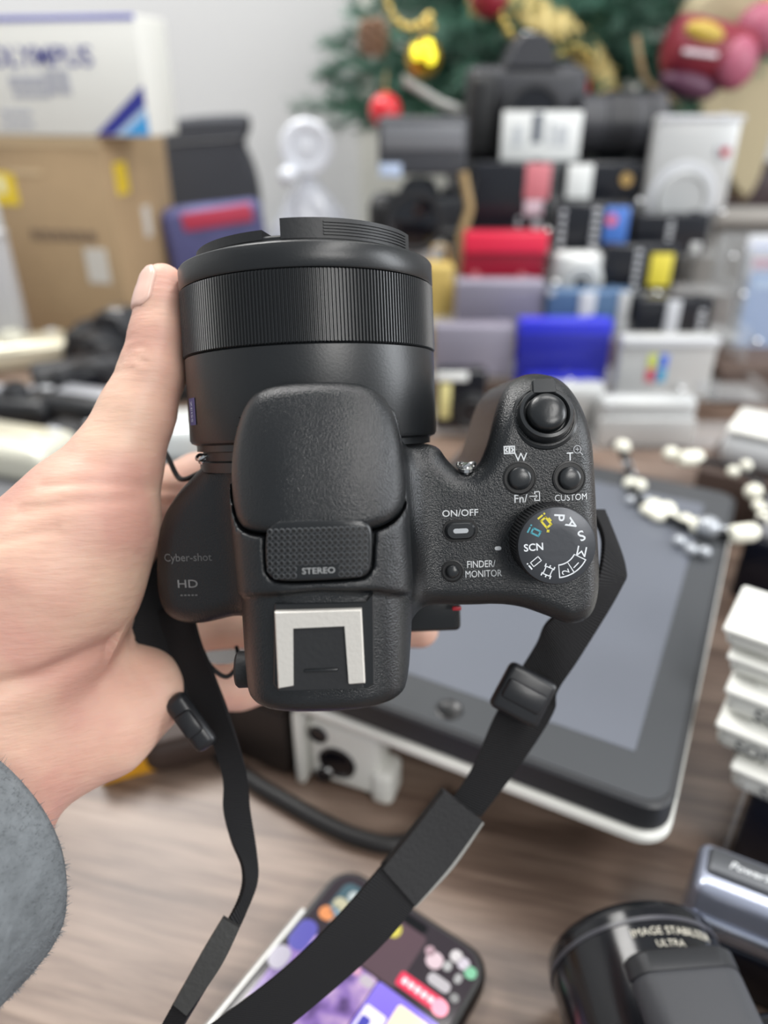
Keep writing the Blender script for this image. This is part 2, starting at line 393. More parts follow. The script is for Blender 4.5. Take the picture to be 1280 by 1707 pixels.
# microphone holes + print
hm = MB(); hr = MB()
for j in range(8):
    for i in range(17):
        x = 450 + i * 9.9 + (j % 2) * 0.0; y = 884 + j * 10.6 - (i - 8) * 0.35
        if j >= 6 and 497 < x < 568: continue
        if j == 7 and (x < 458 or x > 600): continue
        p, n = on(x, y, 51, bvh_mic)
        if p.z < 40: continue
        hm.lathe([(0.5, -0.1), (0.5, 0.06), (0.0002, 0.07)], 10, frameM(p, n)); hr.lathe([(0.74, -0.1), (0.72, 0.05), (0.6, 0.22), (0.5, 0.22), (.48, 0.0)], 10, frameM(p, n))
stuff(hm.build('microphone_holes', mat('dimple_shade', (9, 9, 10), 0.6), mico))  # dark discs laid on the plate put the dimples' shade into colour
stuff(hr.build('hole_rims', mat('hole_rim', (74, 76, 78), .3), mico))  # rims coloured lighter than the plate for the bright dimple edges
print_text('STEREO', 531, 951, 10.5, 0, mat('stereo_print', (150, 152, 152), 0.6), mico, 51, bvh_mic, 1.12)
# hot shoe
def plate(name, pts, w_, z0, z1, m, parent, bev=0.25):
    b = MB(); b.prism([(q[0], q[1]) for q in px2uv(pts, w_)][::-1], w_ + z0, w_ + z1, None, bev); b.v = [p * 0.001 for p in b.v]
    return b.build(name, m, parent, 30)
ew = hit(*B(530, 1080, 48))[0]
shoe = plate('hot_shoe_base', [(458, 1006), (610, 1003), (622, 990), (624, 1140), (612, 1146), (464, 1150), (456, 1140)], ew, -1.5, 0.35, black_smooth, cam0)
plate('hot_shoe_rail', [(460, 1016), (603, 1012), (609, 1133), (584, 1135), (577, 1037), (489, 1041), (490, 1138), (466, 1142)], ew, 0.3, 2.6, brushed, cam0, 0.35)
cover = plate('hot_shoe_cover', [(488, 1040), (578, 1036), (584, 1136), (606, 1137), (606, 1143), (466, 1148), (466, 1142), (490, 1139)], ew, 0.2, 1.7, black_matte, cam0)
cb = MB(); p, n = on(536, 1113, ew)
cb.box((p.x, p.y, ew + 1.7), (7.6, 0.75, 0.9), 0.3, 2); cb.v = [q * .001 for q in cb.v]; cb.build('grip_ridge', black_smooth, cover)
# lens
LM = Matrix(((1, 0, 0, .0014), (0, 0, 1, 0), (0, -1, 0, 0), (0, 0, 0, 1))) @ Matrix.Diagonal((.000966, .000966, .001, 1))
b = MB(); b.lathe([(30, 4), (33.2, 4), (33.2, 6.5), (32.2, 7), (32.2, 9.2), (33.8, 9.4), (33.8, 11), (35.2, 11.6), (35.6, 12.4), (35.6, 34), (35.2, 34.3), (30, 34.3)], 160, LM)
barrel = b.build('lens_barrel', lens_black, cam0)
N = 240; vs = []; fs = []
for j, z in enumerate((34.4, 34.7, 51.4, 51.7)):
    for k in range(N * 4):
        r = 35.9 if (k % 4) < 2 else 35.45
        if j in (0, 3): r = 35.2
        a = 2 * math.pi * k / (N * 4); vs.append(LM @ Vector((r * math.cos(a), r * math.sin(a), z)))
for j in range(3):
    for k in range(N * 4): fs.append((j * N * 4 + k, j * N * 4 + (k + 1) % (N * 4), (j + 1) * N * 4 + (k + 1) % (N * 4), (j + 1) * N * 4 + k))
mesh('focus_ring', vs, fs, mat('ribbed_black_rubber', (24, 26, 28), 0.34, spec=.6), cam0, smooth=False)
b = MB(); b.lathe([(30, 51.8), (35.6, 51.8), (35.9, 52.2), (35.9, 57.3), (35.6, 57.7), (33.6, 58.4), (31.4, 58.5), (30.4, 57.8), (20, 57.8)], 160, LM)
b.build('front_ring', lens_black, cam0)
cap = MB()
cap.lathe([(20, 57.5), (30.2, 57.5), (30.4, 58.1), (30.4, 60.0), (29.8, 60.5), (24, 60.6), (23, 60.1), (1, 60.1)], 120, LM)
capo = cap.build('lens_cap', black_matte, cam0)
def sector(a0, a1, r0, r1, z0, z1, n=24):
    b = MB(); v = []; f = []
    for k in range(n + 1):
        a = rad(a0 + (a1 - a0) * k / n)
        for r, z in ((r0, z0), (r1, z0), (r1, z1), (r0, z1)): v.append((r * math.sin(a), -r * math.cos(a), z))
    for k in range(n):
        for q in range(4): f.append((k * 4 + q, k * 4 + (q + 1) % 4, k * 4 + 4 + (q + 1) % 4, k * 4 + 4 + q))
    f += [(0, 3, 2, 1), tuple(n * 4 + q for q in (0, 1, 2, 3))]
    return b.add(v, f, LM)
gr = sector(-6, 72, 20, 30.7, 59.4, 64.2)
for k in range(5): 
    t = sector(14, 66, 30.6, 31.05, 60.2 + k * 0.72, 60.6 + k * 0.72, 16); gr.add(t.v, t.f)
gr.build('pinch_grip', black_matte, capo)
sector(-74, -15, 20, 30.6, 59.6, 61.9).build('pinch_grip', black_matte, capo)
sector(174, 252, 20, 30.7, 59.4, 64.2).build('pinch_grip', black_matte, capo)
# blue badge on the barrel side
b = MB(); v = []; f = []
a0, a1 = rad(205), rad(214)
for k in range(7):
    a = a0 + (a1 - a0) * k / 6
    for z in (16.5, 23.5): v.append((35.75 * math.cos(a), 35.75 * math.sin(a), z))
f = [(2 * k, 2 * k + 2, 2 * k + 3, 2 * k + 1) for k in range(6)]
b.add(v, f, LM); badge = b.build('lens_badge', mat('badge_blue', (62, 66, 120), 0.5), barrel)
tv, tf = text('ZEISS', 2.4)
out = []
for p in tv:
    a = rad(209.5) + p.y / 35.8; out.append(LM @ Vector((35.86 * math.cos(a), 35.86 * math.sin(a), 20 - p.x)))
mesh('lettering', out, tf, mat('badge_print', (190, 195, 215), .6), barrel, smooth=False)
# buttons and dials on the right plate
def button(name, px, py, r, m, w0=22, well=1.35, hgt=1.6):
    p, n = on(px, py, w0)
    w_ = MB(); w_.lathe([(r * well + .35, -0.6), (r * well + .35, 0.12), (r * well, 0.2), (r * well - .1, 0.05), (r * 0.9, 0.03)], 40, frameM(p, n))
    o = MB(); o.lathe([(r, -0.5), (r, hgt * .45), (r * .9, hgt * .72), (r * .65, hgt * .9), (r * .3, hgt * .98), (0.05, hgt)], 40, frameM(p, n))
    bo = o.build(name, m, cam0, 60); w_.build('button_well', mat('button_well_black', (14, 14, 15), .45), bo)
    return bo
gloss_btn = mat('satin_black_button', (38, 40, 42), 0.28)
button('function_button', 866, 797, 2.95, gloss_btn); button('custom_button', 949, 797, 2.95, gloss_btn)
button('finder_button', 754, 952, 1.75, gloss_btn, 23, 1.5)
p, n = on(908, 694, 16)
p2 = p - n * 0.4
b = MB(); b.lathe([(8.6, -1.5), (8.6, -.3), (8.0, .3), (7.5, .3), (7.2, -.2), (5, -.2)], 64, frameM(p2, n)); b.build('shutter_collar', black_smooth, cam0)
b = MB(); b.lathe([(7.1, 0), (7.1, 2.2), (6.7, 2.9), (5.9, 3.1), (5.5, 2.6), (5.4, 1.2), (3, 1.2)], 64, frameM(p2, n))
b.prism([(-3.1, 5.2), (3.1, 5.2), (3.0, 8.6), (2.4, 9.3), (-2.4, 9.3), (-3.0, 8.6)], 0.6, 3.2, frameM(p2, n) , 0.4)
b.build('zoom_lever', gloss_btn, cam0)
b = MB(); b.lathe([(5.0, 0), (5.0, 3.2), (4.75, 3.9), (4.0, 4.5), (2.5, 4.95), (1.0, 5.1), (.05, 5.1)], 48, frameM(p2, n)); b.build('shutter_button', black_smooth, cam0, 60)
p, n = on(767, 884, 23)
def stadium(a, b_, r, n_=10):
    return [(a + r * math.sin(math.pi * k / n_), r * math.cos(math.pi * k / n_)) for k in range(n_ + 1)] + [(b_ - r * math.sin(math.pi * k / n_), -r * math.cos(math.pi * k / n_)) for k in range(n_ + 1)]
FM = frameM(p, n)
b = MB(); b.prism(stadium(1.7, -1.7, 2.9)[::-1], -0.6, 0.15, FM, .1); b.build('button_well', mat('button_well_black', (14, 14, 15), .45), cam0)
b = MB(); b.prism(stadium(1.6, -1.6, 2.25)[::-1], -0.2, 1.35, FM, .5); pb = b.build('power_button', gloss_btn, cam0)
b = MB(); b.prism(stadium(1.35, -1.35, 0.62)[::-1], 1.2, 1.5, FM, .1); b.build('indicator_bar', mat('indicator_white', (178, 182, 186), .35), pb)
# mode dial
p, n = on(914, 912, 23); n = Vector((0, 0, 1))
dw = 33.2; du, dv = B(928, 910, dw); p = Vector((du, dv, 23.0)); FM = frameM(p, n); FT = frameM(Vector((du, dv, dw)), n)
b = MB(); K = 72; v = []; f = []
for j, (z, rr) in enumerate(((-2, 9.9), (0.0, 9.9), (0.4, 9.9), (8.4, 9.9), (9.3, 9.7), (10.1, 9.5))):
    for k in range(K * 4):
        r = rr - (0.45 if (k % 4) >= 2 and j in (2, 3) else 0); a = 2 * math.pi * k / (K * 4); v.append((r * math.cos(a), r * math.sin(a), z))
for j in range(5): f += [(j * K * 4 + k, j * K * 4 + (k + 1) % (K * 4), (j + 1) * K * 4 + (k + 1) % (K * 4), (j + 1) * K * 4 + k) for k in range(K * 4)]
b.add(v, f, FM); dial = b.build('mode_dial', black_matte, cam0, 30)
b = MB(); b.lathe([(9.45, -0.6), (9.45, 0.0), (9.2, 0.12), (4, 0.12), (.05, 0.12)], 72, FT); b.build('dial_face', mat('spun_grey_metal', (72, 74, 78), 0.36, metal=.55, bump=.05, bscale=600), dial)
sc = scale_at(dw)
dink = mat('dial_print', (222, 226, 230), .5); dyel = mat('dial_yellow', (214, 200, 60), .5); dcy = mat('dial_cyan', (70, 150, 165), .5)
def glyph(vf, px, py, ang, m, name='lettering'):
    u, v = B(px, py, dw); ca, sa = math.cos(rad(ang)), math.sin(rad(ang))
    return mesh(name, [Vector((u + q.x * ca - q.y * sa, v + q.x * sa + q.y * ca, dw + 0.16)) * .001 for q in vf[0]], vf[1], m, dial, smooth=False)
def tow(px, py): return math.degrees(math.atan2(-(910 - py), 928 - px))
for s, x, y, h in (('P', 932, 863, 18), ('A', 953, 873, 18), ('S', 969, 893, 18), ('M', 969, 919, 18), ('1', 960, 942, 13), ('2', 942, 953, 13), ('SCN', 889, 912, 12.5)):
    glyph(text(s, h / .72 / sc, 0, .0 if s in 'M12' else .05), x, y, tow(x, y), dink)
def outline_rect(w_, h_, t): return boxes2d([(-w_, -h_, w_, -h_ + t), (-w_, h_ - t, w_, h_), (-w_, -h_, -w_ + t, h_), (w_ - t, -h_, w_, h_)])
def merge(*l):
    v = []; f = []
    for a, b_ in l: f += [tuple(i + len(v) for i in q) for q in b_]; v += a
    return v, f
def shift(vf, x, y): return [q + Vector((x, y, 0)) for q in vf[0]], vf[1]
camico = merge(outline_rect(1.35, .95, .5), boxes2d([(-.5, .9, .5, 1.4)]), boxes2d([(-2.2, -1, -1.75, .5), (-2.2, .8, -1.75, 1.25)]))
glyph(merge(camico, boxes2d([(1.5, -1.1, 2.3, -.8), (1.75, -1.35, 2.05, -.55)])), 910, 871, -52, dyel, 'auto_icon')
glyph(merge(outline_rect(1.2, .85, .45), boxes2d([(-2.0, -1, -1.6, .5), (-2.0, .8, -1.6, 1.2)])), 893, 887, -28, dcy, 'auto_icon')
glyph(merge(outline_rect(1.1, 1.0, .25), boxes2d([(-1.1 - .5, -1.3, -.75, -1.0), (.75, -1.3, 1.6, -1.0), (-1.6, 1.0, -.75, 1.3), (.75, 1.0, 1.6, 1.3), (-1.6, -.15, -1.1, .15), (1.1, -.15, 1.6, .15)])), 913, 952, 65, dink, 'film_icon')
glyph(merge(outline_rect(1.3, .75, .22), boxes2d([(-2.1, -.9, -1.75, .4), (-2.1, .7, -1.75, 1.05)])), 893, 936, 38, dink, 'panorama_icon')
arc = []; af = []
for k in range(13):
    a = rad(-86 + 58 * k / 12)
    for r in (4.6, 4.9, 7.7, 8.0): arc.append(Vector((r * math.cos(a), r * math.sin(a), 0)))
for k in range(12):
    af += [(4 * k, 4 * k + 1, 4 * k + 5, 4 * k + 4), (4 * k + 2, 4 * k + 3, 4 * k + 7, 4 * k + 6)]
for ea in (-86, -58.5, -28):
    e0 = len(arc)
    for da in (-1, 1):
        for r in (4.6, 8.0): arc.append(Vector((r * math.cos(rad(ea + da)), r * math.sin(rad(ea + da)), 0)))
    af.append((e0, e0 + 1, e0 + 3, e0 + 2))
glyph((arc, af), 928, 910, 0, dink, 'memory_frame')
b = MB(); p, n = on(830, 914, 23); b.prism(stadium(.35, -.35, .5)[::-1], -.1, .12, frameM(p, n)); b.build('dial_marker', ink_white, cam0)
# printed words
for s, x, y, h, sx in (('W', 868, 762, 14, 1.05), ('T', 950, 761, 14, 1.0), ('Fn/', 868, 831, 14, .95), ('CUSTOM', 952, 829, 11, .92), ('ON/OFF', 767, 855, 11.5, 1.05), ('FINDER/', 802, 940, 12, .80), ('MONITOR', 806, 956, 12, .80)):
    print_text(s, x, y, h, 0, ink_white, cam0, 23, None, sx)
drop('index_icon', merge(outline_rect(1.45, 1.05, .35), boxes2d([(-.25, -.7, .25, .7), (-1.2, -.2, -.6, .2), (.6, -.2, 1.2, .2), (-.9, .2, -.4, .6), (.4, .2, .9, .6), (-.9, -.6, -.4, -.2), (.4, -.6, .9, -.2)])), 849, 750, 0, ink_white, cam0)
ring = []; rf = []
for k in range(20):
    a = 2 * math.pi * k / 20
    ring += [Vector((.85 * math.cos(a), .85 * math.sin(a), 0)), Vector((1.08 * math.cos(a), 1.08 * math.sin(a), 0))]; rf.append((2 * k, 2 * k + 1, (2 * k + 3) % 40, (2 * k + 2) % 40))
hd = ([Vector((.65, -.85, 0)), Vector((.85, -.65, 0)), Vector((1.6, -1.4, 0)), Vector((1.4, -1.6, 0))], [(0, 3, 2, 1)])
drop('magnifier_icon', merge((ring, rf), boxes2d([(-.5, -.1, .5, .1), (-.1, -.5, .1, .5)]), hd), 962, 749, 0, mat('dim_print', (150, 152, 155), .6), cam0)
drop('door_icon', merge(boxes2d([(-.3, -1.2, .05, -.5), (-.3, .5, .05, 1.2), (-.3, 1.0, 1.2, 1.25), (-.3, -1.25, 1.2, -1.0), (.95, -1.25, 1.2, 1.25), (-1.5, -.12, .4, .12)]), ([Vector((.1, .5, 0)), Vector((.1, -.5, 0)), Vector((.65, 0, 0))], [(0, 1, 2)])), 892, 827, 0, ink_white, cam0)
print_text('Cyber-shot', 313, 931, 13.5, 1, ink_grey, cam0, 14, None, 1.0)
print_text('HD', 313, 973, 14, 1, mat('hd_print', (120, 120, 120), .6), cam0, 14, None, 1.35)
drop('fine_print', boxes2d([(-2.6 + i * 1.05, -.22, -2.6 + i * 1.05 + .7, .22) for i in range(5)]), 316, 992, 1, ink_grey, cam0, 14)
# lugs, screen edge, dioptre wheel
for x, y, w0 in ((342, 778, 8), (778, 792, 14)):
    lug = MB(); p, n = on(x, y, w0); c = p + Vector((0, 1.4, -1.5))
    lug.lathe([(1.2, -2.2), (1.2, -.2), (2.1, -.1), (2.1, .7), (1.2, .9), (.9, 1.6), (.1, 1.6)], 24, Matrix.Translation(c * .001) @ Matrix.Rotation(rad(-70), 4, 'X') @ Matrix.Scale(.001, 4))
    lug.tube([c * .001 + Vector((2.2 * math.cos(t), 1.2 + .6 * math.sin(2 * t), 1.0 + 2.2 * math.sin(t))) * .001 for t in np.linspace(0, 6.283, 25)], .00045, 8)
    lug.build('strap_lug', chrome, cam0)
b = MB(); u0, v0 = B(640, 1052, -2); u1, v1 = B(768, 1020, -2)
b.box(((u0 + u1) / 2, v0 + 6, -6), (u1 - u0, 14, 8), 1.6, 3); b.box(((u0 + u1) / 2 + 1, v0 + 6, -1.6), (u1 - u0 - 5, 12, 2.2), .8, 2); b.v = [q * .001 for q in b.v]
scr = b.build('monitor_screen', black_smooth, cam0)
p, n = on(758, 1012, 12); u, v = B(762, 1021, 4)
b = MB(); b.box((u, v + 1, 3), (2.6, 1.2, 1.0), .3); b.v = [q * .001 for q in b.v]; b.build('record_mark', mat('record_red', (190, 40, 55), .4), cam0)
b = MB(); u, v = B(400, 1118, 30); 
b.lathe([(4.6, -1.0), (4.6, 1.6), (4.1, 2.2), (.1, 2.2)], 30, Matrix.Translation(Vector((u + 1.2, v, 29)) * .001) @ Matrix.Rotation(rad(-90), 4, 'Y') @ Matrix.Scale(.001, 4)); b.build('dioptre_wheel', black_rubber, cam0, 20)
b = MB(); uu = B(840, 985, 23)
drop('panel_seam', boxes2d([(-.12, -2.6, .12, 2.6)]), 841, 982, 0, mat('seam_black', (10, 10, 10), .6), cam0, lift=.05)
# ------------------------------------------------------------------ the hand that holds it (view frame, mm)
HM = Matrix(((VR.x, VU.x, -VF.x, CAM.x), (VR.y, VU.y, -VF.y, CAM.y), (VR.z, VU.z, -VF.z, CAM.z), (0, 0, 0, 1)))
def vp(px, py, d): return np.array([(px - CX) * d / FPX, (CY - py) * d / FPX, -d]) * 1000.0
hx = np.arange(-175, 24, 1.15); hy = np.arange(-130, 78, 1.15); hz = np.arange(-298, -168, 1.15)
def rc_field(chain, k, F=None):
    if F is None: F = np.full((len(hx), len(hy), len(hz)), 60.0, np.float32)
    for i in range(len(chain) - 1):
        a, ra = vp(*chain[i][:3]), chain[i][3]; b, rb = vp(*chain[i + 1][:3]), chain[i + 1][3]
        m = max(ra, rb) + 22
        lo = np.minimum(a, b) - m; hi = np.maximum(a, b) + m
        sl = []; ax = []
        for arr, l, h_ in zip((hx, hy, hz), lo, hi):
            i0, i1 = np.searchsorted(arr, l), np.searchsorted(arr, h_); sl.append(slice(i0, i1)); ax.append(arr[i0:i1])
        X, Y, Z = np.meshgrid(*ax, indexing='ij', sparse=True)
        ba = b - a; L = ba @ ba + 1e-9
        t = np.clip(((X - a[0]) * ba[0] + (Y - a[1]) * ba[1] + (Z - a[2]) * ba[2]) / L, 0, 1)
        d = np.sqrt((X - a[0] - t * ba[0]) ** 2 + (Y - a[1] - t * ba[1]) ** 2 + (Z - a[2] - t * ba[2]) ** 2) - (ra + t * (rb - ra))
        s = tuple(sl); F[s] = smin(F[s], d.astype(np.float32), k)
    return F
thumb = [(271, 478, .2085, 6.3), (270, 510, .208, 7.2), (266, 560, .207, 8.1), (255, 618, .206, 8.9), (228, 690, .205, 10.2), (192, 775, .204, 12.5), (150, 860, .203, 17.5), (95, 950, .2035, 22)]
F = rc_field(thumb, 2)
F = rc_field([(95, 950, .2035, 22), (30, 1060, .206, 24), (-30, 1190, .206, 25), (-110, 1470, .192, 26)], 9, F)          # thenar to wrist
F = rc_field([(150, 860, .203, 15), (195, 900, .232, 12)], 9, F)
F = rc_field([(235, 1150, .226, 13), (165, 1195, .219, 16.5), (60, 1215, .212, 20), (-40, 1230, .206, 24)], 8, F)          # heel of the palm
F = rc_field([(195, 900, .240, 12), (190, 990, .246, 12), (210, 1070, .244, 12), (245, 1150, .234, 11)], 9, F)             # knuckle row
F = rc_field([(110, 1060, .222, 17), (190, 1020, .244, 12)], 9, F)
fingers = [
    [(195, 890, .244, 10.5), (262, 826, .256, 8.8), (330, 795, .268, 8.2), (440, 780, .273, 7.6), (560, 785, .272, 6.8)],
    [(195, 970, .248, 10.5), (300, 945, .266, 9.2), (400, 930, .273, 8.6), (530, 925, .276, 8.0), (650, 935, .272, 7.0)],
    [(215, 1055, .246, 10.5), (315, 1045, .264, 9.0), (430, 1040, .272, 8.4), (570, 1040, .274, 7.8), (700, 1049, .271, 6.8)],
    [(250, 1140, .230, 9.5), (330, 1150, .246, 8.4), (400, 1145, .259, 7.6), (480, 1130, .266, 7.0), (560, 1118, .266, 6.2)]]
for fg in fingers:
    f1 = rc_field(fg, 3)
    F = smin(F, f1, 4.0)
V, Q = nets(F, (hx[0], hy[0], hz[0]), 1.15); V = relax(V, Q, 3)
skin = bpy.data.materials.new('skin'); skin.use_nodes = True; nt = skin.node_tree; bs = nt.nodes['Principled BSDF']
bs.inputs['Roughness'].default_value = .48; bs.inputs['Subsurface Weight'].default_value = .25; bs.inputs['Subsurface Radius'].default_value = (1, .35, .2); bs.inputs['Subsurface Scale'].default_value = .006
bs.inputs['Specular IOR Level'].default_value = .35
tc = nt.nodes.new('ShaderNodeTexCoord')
def noise(scale, det, mscale=None, rot=0):
    n = nt.nodes.new('ShaderNodeTexNoise'); n.inputs['Scale'].default_value = scale; n.inputs['Detail'].default_value = det
    if mscale:
        mp = nt.nodes.new('ShaderNodeMapping'); mp.inputs['Scale'].default_value = mscale; mp.inputs['Rotation'].default_value = (0, 0, rot); nt.links.new(tc.outputs['Object'], mp.inputs[0]); nt.links.new(mp.outputs[0], n.inputs['Vector'])
    else: nt.links.new(tc.outputs['Object'], n.inputs['Vector'])
    return n
n1 = noise(38, 3); n2 = noise(260, 4); cr = nt.nodes.new('ShaderNodeValToRGB')
cr.color_ramp.elements[0].position = .36; cr.color_ramp.elements[0].color = srgb(206, 158, 143); cr.color_ramp.elements[1].position = .66; cr.color_ramp.elements[1].color = srgb(222, 186, 164)
nt.links.new(n1.outputs['Fac'], cr.inputs[0]); nt.links.new(cr.outputs[0], bs.inputs['Base Color'])
n3 = noise(1, 2, (120, 520, 160), rad(-14))
ad = nt.nodes.new('ShaderNodeMath'); ad.operation = 'MULTIPLY_ADD'; ad.inputs[1].default_value = .35
nt.links.new(n2.outputs['Fac'], ad.inputs[0]); nt.links.new(n3.outputs['Fac'], ad.inputs[2])
bp = nt.nodes.new('ShaderNodeBump'); bp.inputs['Strength'].default_value = .30; bp.inputs['Distance'].default_value = .0009
nt.links.new(ad.outputs[0], bp.inputs['Height']); nt.links.new(bp.outputs['Normal'], bs.inputs['Normal'])
person = thing('person', 'left hand in a grey fleece sleeve holding the black bridge camera', 'person'); person.matrix_world = HM
# creases carved as real folds: thumb joint, base of the thumb, life line
def crease(V, pts, depth, wid):
    P3 = np.array([vp(*p) for p in pts]); 
    best = np.full(len(V), 1e9)
    for i in range(len(P3) - 1):
        a, b = P3[i][:2], P3[i + 1][:2]; ba = b - a; t = np.clip(((V[:, :2] - a) @ ba) / (ba @ ba), 0, 1)
        best = np.minimum(best, np.linalg.norm(V[:, :2] - a - t[:, None] * ba, axis=1))
    return best
E_ = np.concatenate([Q[:, [0, 1]], Q[:, [1, 2]]])
nrm = np.zeros_like(V); fn = np.cross(V[Q[:, 2]] - V[Q[:, 0]], V[Q[:, 3]] - V[Q[:, 1]])
for c in range(4): np.add.at(nrm, Q[:, c], fn)
nrm /= np.linalg.norm(nrm, axis=1)[:, None] + 1e-9
for pts, dep, wid in (([(330, 1020, .2), (265, 1055, .2), (190, 1075, .2), (110, 1110, .2), (0, 1128, .2)], 2.2, 2.6),
                      ([(212, 588, .2), (238, 580, .2), (252, 590, .2)], .5, 1.0), ([(200, 602, .2), (232, 598, .2), (246, 606, .2)], .55, 1.0), ([(192, 618, .2), (226, 618, .2)], .45, 1.0),
                      ([(250, 812, .2), (190, 806, .2), (110, 812, .2)], .6, 1.4), ([(240, 832, .2), (170, 838, .2), (80, 852, .2)], .6, 1.5), ([(140, 880, .2), (60, 898, .2), (0, 905, .2)], .45, 1.2)):
    d = crease(V, pts, dep, wid); m = (nrm[:, 2] > .1)
    V = V - nrm * (dep * np.exp(-(d / wid) ** 2) * m)[:, None]
hbvh = BVHTree.FromPolygons([tuple(x) for x in V], [tuple(x) for x in Q])
hand = npmesh('hand', V * .001, Q, skin, person)
# thumbnail on the outer side of the tip
tip = vp(268, 492, .2085)
b = MB(); ax = (vp(275, 440, .2085) - vp(262, 545, .207)); ax /= np.linalg.norm(ax)
nn = np.array([-.80, .0, .60]); nn -= ax * (nn @ ax); nn /= np.linalg.norm(nn); bb = np.cross(ax, nn)
nv = []; nf = []; NU, NW = 15, 17
for i in range(NW):
    s = -1 + 2 * i / (NW - 1)
    for j in range(NU):
        t = -1 + 2 * j / (NU - 1); ph_ = t * rad(54) * (1 - max(0, abs(s) - .5) ** 2 * 1.6); cen = tip + ax * (s * 6.2 + .4); dr = bb * math.sin(ph_) + nn * math.cos(ph_)
        hq = hbvh.ray_cast(Vector(cen + dr * 25), Vector(-dr))[0]; Rn = max(4.6, 25 - (np.linalg.norm(np.array(hq) - cen - dr * 25)) if hq is not None else 4.6) + (.28 if abs(t) < .99 and s > -.99 else -.15)
        nv.append(cen + dr * Rn)
for i in range(NW - 1):
    for j in range(NU - 1): nf.append((i * NU + j, i * NU + j + 1, (i + 1) * NU + j + 1, (i + 1) * NU + j))
b.add([tuple(q * .001) for q in nv], nf)
nailo = b.build('thumbnail', mat('nail', (228, 190, 175), .25, spec=.5), person)
sm = nailo.modifiers.new('solid', 'SOLIDIFY'); sm.thickness = .0005; sm.offset = 0
# sleeve
def ring_tube(pts, radii, n, thick, wr):
    vs = []; fs = []; pts = [Vector(p) for p in pts]; N = len(pts)
    rnd = [random.random() * 6.28 for _ in range(12)]
    for i, p in enumerate(pts):
        t = (pts[1] - pts[0]).normalized(); a = t.cross(Vector((0, 0, 1))).normalized(); c = t.cross(a)
        for k in range(n):
            an = 2 * math.pi * k / n
            r = radii[i] + wr * (math.sin(3 * an + rnd[0] + i * .35) * .6 + math.sin(7 * an + rnd[1] - i * .8) * .25 + math.sin(i * 1.3 + 2 * an + rnd[2]) * .7)
            vs.append(p + (a * math.cos(an) + c * math.sin(an)) * r)
    for i in range(N - 1):
        for k in range(n): fs.append((i * n + k, i * n + (k + 1) % n, (i + 1) * n + (k + 1) % n, (i + 1) * n + k))
    return vs, fs
C0 = np.array([-104.0, -84.5, -187.0]); AX = np.array([-.35, -.22, .91]); AX /= np.linalg.norm(AX)
path = [C0 + AX * q for q in (150, 110, 80, 58, 42, 30, 21, 14, 9, 5, 2, .4, 0, .6, 4, 14)]
path = [p * .001 for p in path]
rr = [.0365, .036, .0354, .035, .0346, .0342, .0338, .0335, .0332, .0328, .0323, .0316, .0309, .0304, .0302, .0302]
sv, sf = ring_tube(path, rr, 72, 0, .0007)
fleece = mat('grey_fleece', (104, 108, 111), .95, bump=1.0, bscale=420, var=.34, vscale=190, spec=.1)
sl = mesh('sleeve', sv, sf, fleece, person, 0)
fz = MB()
for _ in range(5200):
    i = random.randrange(5, 11); k = random.randrange(72); t1, t2 = random.random(), random.random()
    a, b_, c_, d_ = sv[i * 72 + k], sv[i * 72 + (k + 1) % 72], sv[(i + 1) * 72 + k], sv[(i + 1) * 72 + (k + 1) % 72]
    p = a.lerp(b_, t1).lerp(c_.lerp(d_, t1), t2); nn_ = (b_ - a).cross(c_ - a).normalized()
    q = p + (p - Vector(path[4])).normalized() * random.uniform(.0003, .0013) + Vector((random.gauss(0, .0005), random.gauss(0, .0005), random.gauss(0, .0005)))
    e = Vector((random.gauss(0, 1), random.gauss(0, 1), random.gauss(0, 1))).normalized() * .00009
    fz.add([p - e, p + e, q], [(0, 1, 2)])
stuff(fz.build('fleece_fuzz', fleece, sl))
